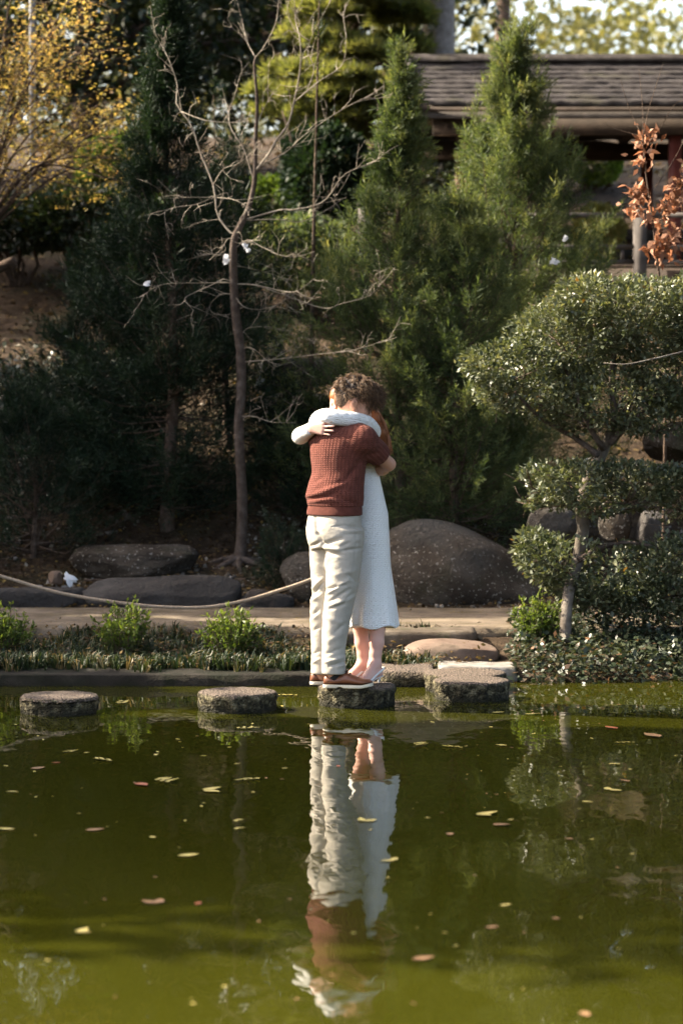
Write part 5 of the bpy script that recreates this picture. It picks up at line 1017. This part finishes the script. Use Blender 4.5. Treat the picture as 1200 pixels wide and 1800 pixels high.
# trousers
S = Sdf(B_LO, B_HI, .0050)
S.zloft([row(899, 545, 632), row(915, 540.5, 633.5), row(930, 540.5, 637, 0, 1.2), row(948, 543, 638.5, 0, 1.15), row(962, 549, 636, 0, 1.15)], ALAT, .02, 2.1)
S.zloft(legrows(LEGN, dyn), 0, .022, 2.0, .02); S.zloft(legrows(LEGF, dyf), 0, .022, 2.0, .02)
S.ell(P(590, 936, -.075), (.07, .07, .095), None, .05); S.ell(P(564, 938, .01), (.065, .06, .09), None, .05)
V, F = S.mesh(); V = relax(V, F, 2)
TRF = [(553, 908, 557, 940, -.009, 3), (557, 938, 568, 960, -.013, 3.5), (548, 960, 562, 952, -.010, 3.2), (551, 968, 567, 966, -.009, 2.6), (549, 961, 560, 963, .006, 3), (568, 957, 600, 946, -.010, 4),
       (570, 962, 600, 967, .009, 4), (600, 968, 634, 964, -.009, 3.4), (600, 955, 632, 948, .004, 5), (605, 940, 634, 938, -.004, 3.5), (610, 925, 636, 930, -.004, 3), (600, 960, 620, 950, -.005, 4),
       (576, 972, 600, 975, -.007, 4), (572, 1000, 578, 970, .006, 5), (556, 1020, 546, 1000, -.006, 4), (548, 1046, 566, 1024, -.012, 3.5), (550, 1034, 568, 1016, .008, 4), (548, 1056, 568, 1044, .007, 4),
       (574, 1036, 606, 1028, -.011, 3.4), (576, 1043, 612, 1020, .009, 4), (578, 1058, 614, 1036, -.009, 4), (586, 1064, 620, 1050, .008, 4.5), (580, 1070, 604, 1062, -.010, 3.4), (600, 1062, 622, 1042, -.005, 3.5),
       (612, 1010, 628, 1024, -.005, 4), (590, 1010, 628, 1002, .004, 6), (570, 1085, 600, 1095, .004, 6), (590, 1110, 606, 1096, -.005, 4), (576, 1128, 602, 1114, .004, 5), (572, 1150, 600, 1140, -.005, 4),
       (572, 1164, 604, 1156, .007, 3.5), (578, 1171, 606, 1164, -.007, 3), (548, 1090, 564, 1078, .005, 4), (549, 1110, 564, 1100, -.005, 4), (549, 1165, 563, 1158, .006, 3), (550, 1150, 564, 1142, -.005, 3.4),
       (551, 1080, 562, 1068, -.006, 3.4), (594, 1172, 606, 1168, .005, 3), (583, 926, 608, 923, -.004, 1.6), (560, 908, 634, 910, -.002, 1.5), (627, 930, 622, 1000, -.002, 1.6)]
TRF = [(a, b, c, d, e * 1.35, w_ * .8) for (a, b, c, d, e, w_) in TRF]
V = folds(V, F, TRF, (.0032, 12)); V = V + vnormals(V, F) * (.0016 * vnoise(V * [1, 1, 1.8], 34, 2, 6))[:, None]
tr = obj('trousers', V, F, M_CHINO, ROOT_M); ORG[tr.name] = ORG[ROOT_M.name]
S = Sdf(B_LO, B_HI, .0055)                                     # a flat welt pocket and belt loops are stitched on the seat
pk = [];
for (a_, b_) in (((583, 925), (607, 923)),):
    pass
# shoes
def shoe(root, heel, toe, ln, top=.088):
    heel = np.array(heel, float); d = unit(np.array(toe, float) - heel); sd_ = np.array([-d[1], d[0], 0])
    st = np.array([0, .02, .07, .14, .24, .34, .42, .5, .6, .7, .8, .88, .94, .98, 1.0])
    wd = np.array([.012, .024, .033, .036, .0355, .036, .039, .043, .0475, .049, .0475, .043, .035, .024, .010])
    tp = np.array([.045, .066, .072, .068, .064, .074, .088, .086, .074, .062, .053, .047, .040, .032, .024]) * top / .088
    z0 = .020; A = np.linspace(0, 2 * np.pi, 22, endpoint=False); rings = []
    for s_, w_, h_ in zip(st, wd, tp):
        y = np.sign(np.cos(A)) * np.abs(np.cos(A)) ** .8 * w_; zz = z0 + (h_ - z0) * (.5 + .5 * np.sign(np.sin(A)) * np.abs(np.sin(A)) ** .75)
        y = y * np.interp((zz - z0) / (h_ - z0 + 1e-6), [0, .35, 1], [1, 1.02, .8])
        rings.append(heel + d * (s_ * ln) + sd_ * y[:, None] + UP * zz[:, None] + UP * (.012 * max(0, s_ - .8) / .2))
    R_ = np.array(rings); m, n = R_.shape[:2]; V = R_.reshape(-1, 3)
    i = np.arange(m - 1)[:, None] * n; j = np.arange(n)[None]; k = (j + 1) % n
    F4 = np.stack([i + j, i + n + j, i + n + k, i + k], -1).reshape(-1, 4)
    V = np.concatenate([V, R_[0].mean(0)[None], R_[-1].mean(0)[None]]); jj = np.arange(n); kk = (jj + 1) % n
    F3 = np.concatenate([np.stack([jj, kk, np.full(n, m * n)], 1), np.stack([(m - 1) * n + kk, (m - 1) * n + jj, np.full(n, m * n + 1)], 1)])
    r = obj('shoe', V, [F4, F3], M_LEATHER, root); ORG[r.name] = ORG[root.name]
    # sole: outline with a step under the arch
    sp = np.concatenate([np.linspace(-.012, 1.012, 30)]); ww = np.interp(sp, st, wd) + .0055; ww[0] = ww[-1] = .006
    out = np.concatenate([np.stack([sp * ln, ww], 1), np.stack([sp * ln, -ww], 1)[::-1]]); nn = len(out); lv = []
    for zi, gr in ((0, .93), (.004, 1.0), (.017, 1.0), (.021, .985)):
        zz = np.interp(out[:, 0] / ln, [0, .28, .30, .38, .42, .78, 1.0], [0, 0, .006, .006, .0, 0, .012]) * (1 if zi < .01 else 0) + zi + (.012 * np.clip(out[:, 0] / ln - .8, 0, .2) / .2 if zi >= .01 else 0)
        lv.append(heel + d * out[:, :1] + sd_ * out[:, 1:] * gr + UP * zz[:, None])
    V = np.concatenate(lv); Fs = []
    for a in range(3):
        j = np.arange(nn); k = (j + 1) % nn; Fs.append(np.stack([a * nn + j, (a + 1) * nn + j, (a + 1) * nn + k, a * nn + k], 1))
    h = nn // 2; q = np.arange(h - 1)
    for base in (0, 3 * nn): Fs.append(np.stack([base + q, base + q + 1, base + nn - 2 - q, base + nn - 1 - q], 1))
    obj('sole', V, np.concatenate(Fs), M_SOLE, r)
    lc = []
    for s_ in (.40, .47, .54):                                  # laces and bow
        h_ = np.interp(s_, st, tp); w_ = .02
        pts = [heel + d * (s_ * ln + .004 * k_) + sd_ * w_ * k_ + UP * (h_ + .003 - .004 * k_ * k_) for k_ in np.linspace(-1, 1, 7)]
        lc.append(tube(pts, .0022, 6))
    c0 = heel + d * (.44 * ln) + UP * (np.interp(.44, st, tp) + .004)
    for e in (-1, 1):
        lp = [c0, c0 + sd_ * e * .018 + UP * .008 - d * .002, c0 + sd_ * e * .034 + UP * .001 + d * .012, c0 + sd_ * e * .02 - UP * .002 + d * .012, c0]
        lc.append(tube(smooth_path(lp, 14), .0021, 5)); lc.append(tube(smooth_path([c0, c0 + sd_ * e * .02 + d * .02 - UP * .002, c0 + sd_ * e * .035 + d * .03 - UP * .018], 8), .002, 5))
    obj('laces', *join(lc), M_LACE, r)
    for zz in (.036,):                                          # heel counter seam
        pts = [heel + d * (np.clip(.16 + .0 * a, 0, 1) * ln * (1 - abs(a)) + .0 * ln) for a in (0,)]
    return r
hN = P(568.5, 1209, -.125); hN[2] = ZS; hF = P(545.5, 1206, .03); hF[2] = ZS
tN = P(660, 1209, -.155); tF = P(640, 1206, .115)
tN[2] = tF[2] = ZS
shoe(ROOT_M, hN, tN, .283); shoe(ROOT_M, hF, tF, .278)
for hh, tt, py in ((hN, tN, 1150), (hF, tF, 1148)):
    c = hh + unit(tt - hh) * .062; top = P(586 if hh is hN else 566, py, -.122 if hh is hN else .03)
    obj('sock', *tube(smooth_path([c + UP * .045, c + UP * .075, (c + UP * .07) * .4 + top * .6, top], 10), [.034, .035, .036, .037, .037, .038, .039, .04, .041, .042], 18), M_SOCK, ROOT_M)
# hair: short at the nape and sides, a mop of loose curls on top and forward
def strands(name, roots, dirs, ln, rad, coil, turns, mat, parent, grav=0.0, seg=9, seed=0, taper=.35):
    r_ = np.random.default_rng(seed); n = len(roots); t = np.linspace(0, 1, seg)
    Rf = frames(dirs, r_); L_ = ln * r_.uniform(.6, 1.25, n); ph = r_.uniform(0, 6.28, n); tn = turns * r_.uniform(.6, 1.4, n); cl = coil * r_.uniform(.5, 1.5, n)
    a = ph[:, None] + tn[:, None] * 6.28 * t; off = cl[:, None] * np.minimum(t * 3, 1)[None]
    loc = np.stack([off * (np.cos(a) - np.cos(ph)[:, None]), off * (np.sin(a) - np.sin(ph)[:, None]), L_[:, None] * t], -1)
    C = roots[:, None] + np.einsum('nij,nkj->nki', Rf, loc); C[:, :, 2] -= grav * L_[:, None] * t ** 2
    tg = unit(np.gradient(C, axis=1)); x = unit(np.cross(tg, np.array([.3, .5, .81]))); y = np.cross(tg, x)
    rr = rad * r_.uniform(.7, 1.3, n)[:, None] * (1 - (1 - taper) * t)[None]
    vs = [C + rr[..., None] * (math.cos(b) * x + math.sin(b) * y) for b in (0, 2.094, 4.189)]
    V = np.stack(vs, 2).reshape(-1, 3)
    base = (np.arange(n) * seg * 3)[:, None, None] + (np.arange(seg - 1) * 3)[None, :, None] + np.arange(3)[None, None]
    nx = (np.arange(n) * seg * 3)[:, None, None] + (np.arange(seg - 1) * 3)[None, :, None] + ((np.arange(3) + 1) % 3)[None, None]
    F = np.stack([base, nx, nx + 3, base + 3], -1).reshape(-1, 4)
    return V, F, np.repeat(r_.uniform(0, 1, n), (seg - 1) * 3)
def hair_cap(q, parts, vox=.005):
    c = q(0, 0, 0); S = Sdf(c - .25, c + .25, vox)
    for (a, l, z, r1, r2, r3, R) in parts: S.ell(q(a, l, z), (r1, r2, r3), R, .02)
    return S
S = hair_cap(qM, [(-.024, 0, .056, .104, .080, .094, RM), (.03, 0, .102, .082, .074, .050, RM), (.090, 0, .082, .046, .060, .048, RM), (-.062, 0, .005, .045, .066, .075, RM)])
for e in (-1, 1): S.ell(qM(.012, e * .09, -.03), (.05, .034, .058), RM, .008, sub=True)      # cleared round ear and cheek
S.ell(qM(.10, 0, -.055), (.06, .09, .085), RM, .01, sub=True)
S.ell(qM(-.055, 0, -.125), (.085, .12, .075), RM, .01, sub=True)
V, F = S.mesh(); N = vnormals(V, F); loc = (V - qM(0, 0, 0)) @ RM
lump = np.clip(loc[:, 2] / .06, 0, 1)
V = V + N * (lump * .012 * vnoise(V, 30, 2, 3) + .004 * lump * vnoise(V, 90, 1, 4))[:, None]
cap = (V, F, np.zeros(len(F)))
topm = np.clip((loc[:, 2] - .0) / .035 + np.clip(loc[:, 0] - .03, 0, 1) * 8, 0.0, 1)
# loose wavy clumps: neighbouring strands share their bend
nc = 95; ci = rng.choice(len(V), nc, p=topm / topm.sum()); idx = rng.choice(len(V), 3400, p=(topm + .001) / (topm + .001).sum()); idx = idx[:3400]
own = np.argmin(((V[idx][:, None] - V[ci][None]) ** 2).sum(-1), 1)
cd = unit(N[ci] * .45 + np.array(mf) * .55 + rng.normal(size=(nc, 3)) * .6)
d1 = unit(cd[own] + rng.normal(size=(len(idx), 3)) * .22 + N[idx] * .2)
p1 = strands('c', V[idx] - N[idx] * .006, d1, .042, .0019, .0060, .8, None, None, .35, 6, 1)
idn = rng.choice(len(V), 2800)
d2 = unit(N[idn] * .45 - np.array(mu) * .8 - np.array(mf) * .25 + rng.normal(size=(len(idn), 3)) * .25)
p2 = strands('s', V[idn] - N[idn] * .002, d2, .017, .0009, .002, .4, None, None, 0, 4, 2)
Vh, Fh = join([(a[0], a[1]) for a in (cap, p1, p2)])
obj('hair', Vh, Fh, M_HAIR_M, ROOT_M, fattr={'v': np.concatenate([a[2] for a in (cap, p1, p2)])})

# ---------------------------------------------------------------- woman
def rowc(py, c, h, dy, ratio=1.3): return row(py, c - h, c + h, dy, ratio)
DR = [rowc(748, 633, 30, .20, 1.5), rowc(770, 634, 31, .20, 1.4), rowc(800, 634, 30.5, .2), rowc(830, 634, 31, .195), rowc(860, 636, 35.5, .19), rowc(900, 640, 41, .19), rowc(950, 642.5, 41.5, .19),
      rowc(1000, 644.5, 41.5, .185, 1.2), rowc(1050, 650, 42.5, .18, 1.15), rowc(1085, 654, 43.5, .175, 1.1), rowc(1101, 655.5, 43.5, .17, 1.1)]
ARM_L = smooth_path([P(651, 759, .075, .052), P(643, 746, .0, .046), P(624, 738.5, -.085, .039), P(598, 735, -.125, .0365), P(575, 732.5, -.11, .040), P(561, 735, .0, .038), P(552, 746, .11, .032)], 25)
ARM_R = smooth_path([P(606, 754, .30, .052), P(565, 752, .275, .045), P(535, 763, .215, .041), P(527, 767, .175, .040), P(536, 761, .06, .037), P(547, 754, -.055, .032)], 25)
S = Sdf(B_LO, B_HI, .0056)
WC = P(606, 707, .265); wf = unit([-.93, -.25, -.22]); wu = unit([-.22, .10, .96])
qW, RW = head(S, WC, wf, wu, .91, True)
S.chain([P(634, 752, .2, .058), P(628, 735, .21, .046), [*qW(-.02, 0, -.06), .046]], .03)
S.zloft([(r[0], r[1], r[2], r[3] - .022, r[4] - .022) for r in DR[:-3]], ALAT, .03)
S.chain([[*a[:3], a[3] - .011] for a in ARM_L], .012); S.chain([[*a[:3], a[3] - .010] for a in ARM_R], .012)
hd = P(560, 753, -.082) - P(546, 756, -.03)
hand(S, P(548, 753, -.066), P(584, 752.5, -.168) - P(547, 752.5, -.066), [-.6, -.75, .2], [-.05, -.05, 1], 1.02, .10, .16)
hand(S, P(551, 750, .12), [.25, .5, -.8], [-.9, .2, .3], [-.2, -.9, .0], .9, .45)
LEGS = [([(930, 650, 20), (1000, 655, 18), (1050, 659, 15.5), (1105, 663, 13.5), (1130, 662, 12.5), (1150, 659.5, 10.5), (1166, 658.5, 9.6)], lambda y: np.interp(y, [930, 1166], [.13, .085])),
        ([(930, 632, 20), (1000, 634, 18), (1050, 633, 15.5), (1105, 634.5, 14), (1130, 636, 12.5), (1150, 638, 10.5), (1166, 638.5, 9.6)], lambda y: np.interp(y, [930, 1166], [.24, .225]))]
FEET = []
for (L, d), (hx, hdy, tx, tdy) in zip(LEGS, ((667, .10, 630, -.028), (644, .245, 603, .165))):
    ch = [P(c, y, d(y), h / FPX * YC) for (y, c, h) in L]
    S.chain(ch, .015)
    heel = P(hx, 1190, hdy); heel[2] = ZS + .062; toe = P(tx, 1200, tdy); toe[2] = ZS + .018; ank = ch[-1][:3]
    dr = unit((toe - heel) * [1, 1, 0]); ball = heel + (toe - heel) * .66; ball[2] = ZS + .028
    S.cone(ank, heel + dr * .012 + UP * .004, .032, .027, .02); S.cone(ank, ball + UP * .01, .030, .024, .03); S.cone(heel + dr * .015, ball, .026, .027, .02)
    sdv = np.array([-dr[1], dr[0], 0])
    for k_, (o, ln) in enumerate(((.024, .05), (.010, .055), (-.003, .052), (-.015, .046), (-.026, .038))):
        oo = o if hx > 650 else -o
        S.cone(ball + sdv * oo * .8, ball + sdv * oo * .7 + dr * ln - UP * .008, .011, .0085, .004)
    for e in (-1, 1): S.ell(ank + sdv * e * .027 - UP * .012, (.011, .011, .013), None, .012)
    FEET.append((heel, toe, ball, ank, dr, sdv))
V, F = S.mesh(); V = relax(V, F, 1)
obj('body', V, F, M_SKIN_W, ROOT_W)
S = Sdf(B_LO, B_HI, .0058)
S.zloft(DR, ALAT, .02, 2.05)
S.ell(P(622, 778, .13), (.06, .06, .055), None, .04); S.ell(P(610, 778, .20), (.055, .055, .05), None, .04)
S.cone(P(634, 754, .2), ARM_L[0][:3], .05, .058, .05); S.cone(P(634, 754, .2), ARM_R[0][:3], .05, .056, .05)
S.chain([[*a] for a in ARM_L], .02, True); S.chain([[*a] for a in ARM_R], .02, True)
S.cone(P(632, 742, .2), P(628, 722, .22), .05, .052, .008, sub=True)
V, F = S.mesh(); V = relax(V, F, 2)
DRF = [(648, 812, 654, 842, .005, 3), (640, 812, 636, 850, .003, 5), (666, 870, 640, 890, -.004, 6), (688, 1000, 694, 1098, .004, 4), (672, 960, 676, 1100, -.004, 6), (655, 980, 656, 1100, .005, 7),
       (640, 1000, 632, 1102, -.007, 5), (626, 1030, 620, 1102, .005, 4), (662, 900, 668, 1000, .003, 7), (590, 738, 598, 742, -.004, 3), (612, 728, 616, 745, -.003, 3), (640, 738, 650, 752, -.005, 4),
       (572, 726, 578, 742, .003, 4), (655, 750, 662, 765, -.004, 3), (528, 758, 534, 772, -.003, 3), (538, 754, 544, 768, .003, 3)]
V = folds(V, F, DRF, (.003, 10))
hang = np.clip((P(640, 960, .19)[2] - V[:, 2]) / .5, 0, 1); cc = P(652, 1050, .18); an = np.arctan2(V[:, 1] - cc[1], V[:, 0] - cc[0]); Nn = vnormals(V, F) * [1, 1, 0]
V = V + Nn * (.008 * hang * np.sin(an * 7 + 1.3) + .004 * hang * np.sin(an * 13 + V[:, 2] * 3))[:, None]
hemm = V[:, 2] < P(650, 1096, .18)[2]; V[hemm, 2] += .008 * np.sin(an[hemm] * 5)
uu = np.arctan2(V[:, 1] - 14.19, V[:, 0] - .12) * .15; vv = V[:, 2].copy()
for A in (ARM_L, ARM_R):
    acc = 0.0; best = np.full(len(V), 9.0)
    for i in range(len(A) - 1):
        a, b = A[i][:3], A[i + 1][:3]; L_ = np.linalg.norm(b - a); q = (b - a) / L_; t = np.clip((V - a) @ q, 0, L_); rel = V - a - t[:, None] * q; dd = np.linalg.norm(rel, axis=1) - A[i][3]
        m = (dd < best) & (dd < .02) & (i > 2); best[m] = dd[m]
        e1 = unit(np.cross(q, [.1, .1, 1])); e2 = np.cross(q, e1); uu[m] = np.arctan2(rel[m] @ e2, rel[m] @ e1) * .043; vv[m] = (acc + t)[m]; acc += L_
obj('dress', V, F, M_DRESS, ROOT_W, pattr={'cloth': np.stack([uu, vv, np.zeros(len(V))], 1)})
# slingback shoes
for (heel, toe, ball, ank, dr, sdv) in FEET:
    t0 = heel - dr * .022; sp = np.linspace(0, 1, 16)
    wd = np.interp(sp, [0, .1, .25, .45, .62, .8, .93, 1], [.012, .024, .025, .023, .034, .030, .016, .004]); ln = np.linalg.norm((toe - t0)[:2]) + .045
    zc = np.interp(sp, [0, .2, .45, .62, 1], [ZS + .040, ZS + .036, ZS + .014, ZS + .0035, ZS + .004])
    up_, lo_ = [], []
    for s_, w_, z_ in zip(sp, wd, zc):
        c = np.array([t0[0], t0[1], 0]) + dr * s_ * ln
        up_.append([c + sdv * w_ + UP * (z_ + .004), c - sdv * w_ + UP * (z_ + .004)]); lo_.append([c + sdv * w_ * .9 + UP * z_, c - sdv * w_ * .9 + UP * z_])
    V = np.concatenate([np.array(up_).reshape(-1, 3), np.array(lo_).reshape(-1, 3)]); n = len(sp); i = np.arange(n - 1)
    F = np.concatenate([np.stack([2*i, 2*i+2, 2*i+3, 2*i+1], 1)[:, ::-1], np.stack([2*n+2*i, 2*n+2*i+2, 2*n+2*i+3, 2*n+2*i+1], 1), np.stack([2*i, 2*i+2, 2*n+2*i+2, 2*n+2*i], 1), np.stack([2*i+1, 2*i+3, 2*n+2*i+3, 2*n+2*i+1], 1)[:, ::-1]])
    so = obj('shoe', V, F, M_WHITELEATHER, ROOT_W); ORG[so.name] = ORG[ROOT_W.name]
    hb_ = np.array([t0[0], t0[1], 0]) + dr * .028
    obj('heel', *tube([hb_ + UP * (ZS + .04), hb_ + UP * (ZS + .03), hb_ + dr * .003 + UP * (ZS + .015), hb_ + dr * .004 + UP * ZS], [.014, .010, .0065, .006], 10), M_WHITELEATHER, so)
    bk = heel - dr * .028 + UP * .026
    for e in (-1, 1):                                         # sling strap from the vamp round the back of the heel
        st_ = smooth_path([ball + sdv * e * .031 + UP * -.004 - dr * .01, ball * .5 + heel * .5 + sdv * e * .030 + UP * .010, heel + sdv * e * .026 + UP * .020, bk + sdv * e * .012, bk], 16)
        tg = unit(np.gradient(st_, axis=0)); nrm = unit(np.cross(tg, sdv * e)); nrm = nrm * np.sign(nrm[:, 2:3] + 1e-6); hw = .0062
        o = sdv * e * .003; V = np.concatenate([st_ - nrm * hw, st_ + nrm * hw, st_ + nrm * hw + o, st_ - nrm * hw + o]); n = len(st_); i = np.arange(n - 1)
        F = np.concatenate([np.stack([a * n + i, b * n + i, b * n + i + 1, a * n + i + 1], 1) for a, b in ((0, 1), (1, 2), (2, 3), (3, 0))])
        obj('strap', V, F, M_WHITELEATHER, so)
    vp = []                                                    # closed pointed vamp
    A = np.linspace(0, np.pi, 11)
    for s_ in np.linspace(0, 1, 9):
        c = ball + (dr * .085) * s_ - dr * .012; c[2] = ZS + .004; w_ = .036 * (1 - s_ ** 2.2) + .003; h_ = .036 * (1 - s_ ** 1.5) + .006
        vp.append(c + sdv * (np.cos(A) * w_)[:, None] + UP * (np.sin(A) * h_)[:, None])
    vp = np.array(vp); m, n = vp.shape[:2]; i = np.arange(m - 1)[:, None] * n; j = np.arange(n - 1)[None]
    obj('vamp', vp.reshape(-1, 3), np.stack([i + j, i + n + j, i + n + j + 1, i + j + 1], -1).reshape(-1, 4), M_WHITELEATHER, so)
# long copper hair
S = hair_cap(qW, [(-.022, 0, .030, .102, .084, .092, RW), (-.07, 0, -.02, .06, .075, .09, RW)])
for e in (-1, 1): S.ell(qW(.028, e * .068, -.015), (.052, .020, .080), RW, .02)
S.ell(qW(.12, 0, -.045), (.06, .058, .095), RW, .01, sub=True)
fall = [P(628, 700, .31, .062), P(648, 726, .33, .055), P(663, 750, .335, .048), P(674, 775, .325, .038), P(682, 790, .31, .02)]
fall2 = [P(640, 712, .25, .045), P(656, 735, .25, .04), P(668, 760, .262, .034), P(676, 784, .275, .018)]
V, F = S.mesh(); N = vnormals(V, F); lc_ = (V - qW(0, 0, 0)) @ RW; an_ = np.arctan2(lc_[:, 1], lc_[:, 0] + .02)
V = V + N * (.0022 * np.sin(an_ * 46 + 3 * vnoise(V, 18, 2)) + .0016 * np.sin(an_ * 83 + 2))[:, None]
cap = (V, F, np.clip(.5 + .4 * vnoise(V[F[:, 0]] * [1, 1, .3], 90, 2), 0, 1))
S2 = Sdf(P(560, 690, .1) - .05, P(720, 690, .45) + [.05, .1, .12], .005)
S2 = Sdf(np.minimum(P(560, 830, .1), P(560, 830, .5)), np.maximum(P(740, 650, .1), P(740, 650, .5)), .005); S2.chain(fall, .03); S2.chain(fall2, .03)
V2, F2 = S2.mesh(); N2 = vnormals(V2, F2); bulk = (V2, F2, np.clip(.45 + .4 * vnoise(V2[F2[:, 0]] * [1, 1, .25], 80, 2), 0, 1))
def locks(guide, n, seed, jit=1.0):
    r_ = np.random.default_rng(seed); g = smooth_path(guide, 12); a = r_.uniform(0, 6.28, n); rr = r_.uniform(.8, 1.03, n) * jit
    d = unit(np.gradient(g[:, :3], axis=0)); x = unit(np.cross(d, [0, 1, .1])); y = np.cross(d, x)
    C = g[None, :, :3] + (rr[:, None] * g[None, :, 3])[..., None] * (np.cos(a)[:, None, None] * x[None] + np.sin(a)[:, None, None] * y[None])
    C += (r_.normal(size=(n, 1, 3)) * .006 + .003 * np.sin(np.linspace(0, 5, 12)[None, :, None] + r_.uniform(0, 6, (n, 1, 3)))) * np.linspace(0, 1, 12)[None, :, None]
    C[:, :, 2] -= (np.linspace(0, 1, 12) ** 4)[None] * r_.uniform(0, .035, n)[:, None]
    ps = [tube(c, np.linspace(.0028, .0012, 12), 3, False) for c in C]
    V, F = join(ps); return V, F[0], np.repeat(r_.uniform(0, 1, n), 11 * 3)
l1 = locks(fall, 260, 3); l2 = locks(fall2, 140, 4)
idx = rng.choice(len(cap[0]), 2200); dW = unit(-np.array(wu) * .8 - np.array(wf) * .35 + N[idx] * .16 + rng.normal(size=(2200, 3)) * .10)
s3 = strands('w', cap[0][idx], dW, .05, .0013, .002, .5, None, None, .2, 5, 7)
A_ = [cap, bulk, l1, l2, s3]
Vh, Fh = join([(a[0], a[1]) for a in A_])
obj('hair', Vh, Fh, M_HAIR_W, ROOT_W, fattr={'v': np.concatenate([a[2] for a in A_])})
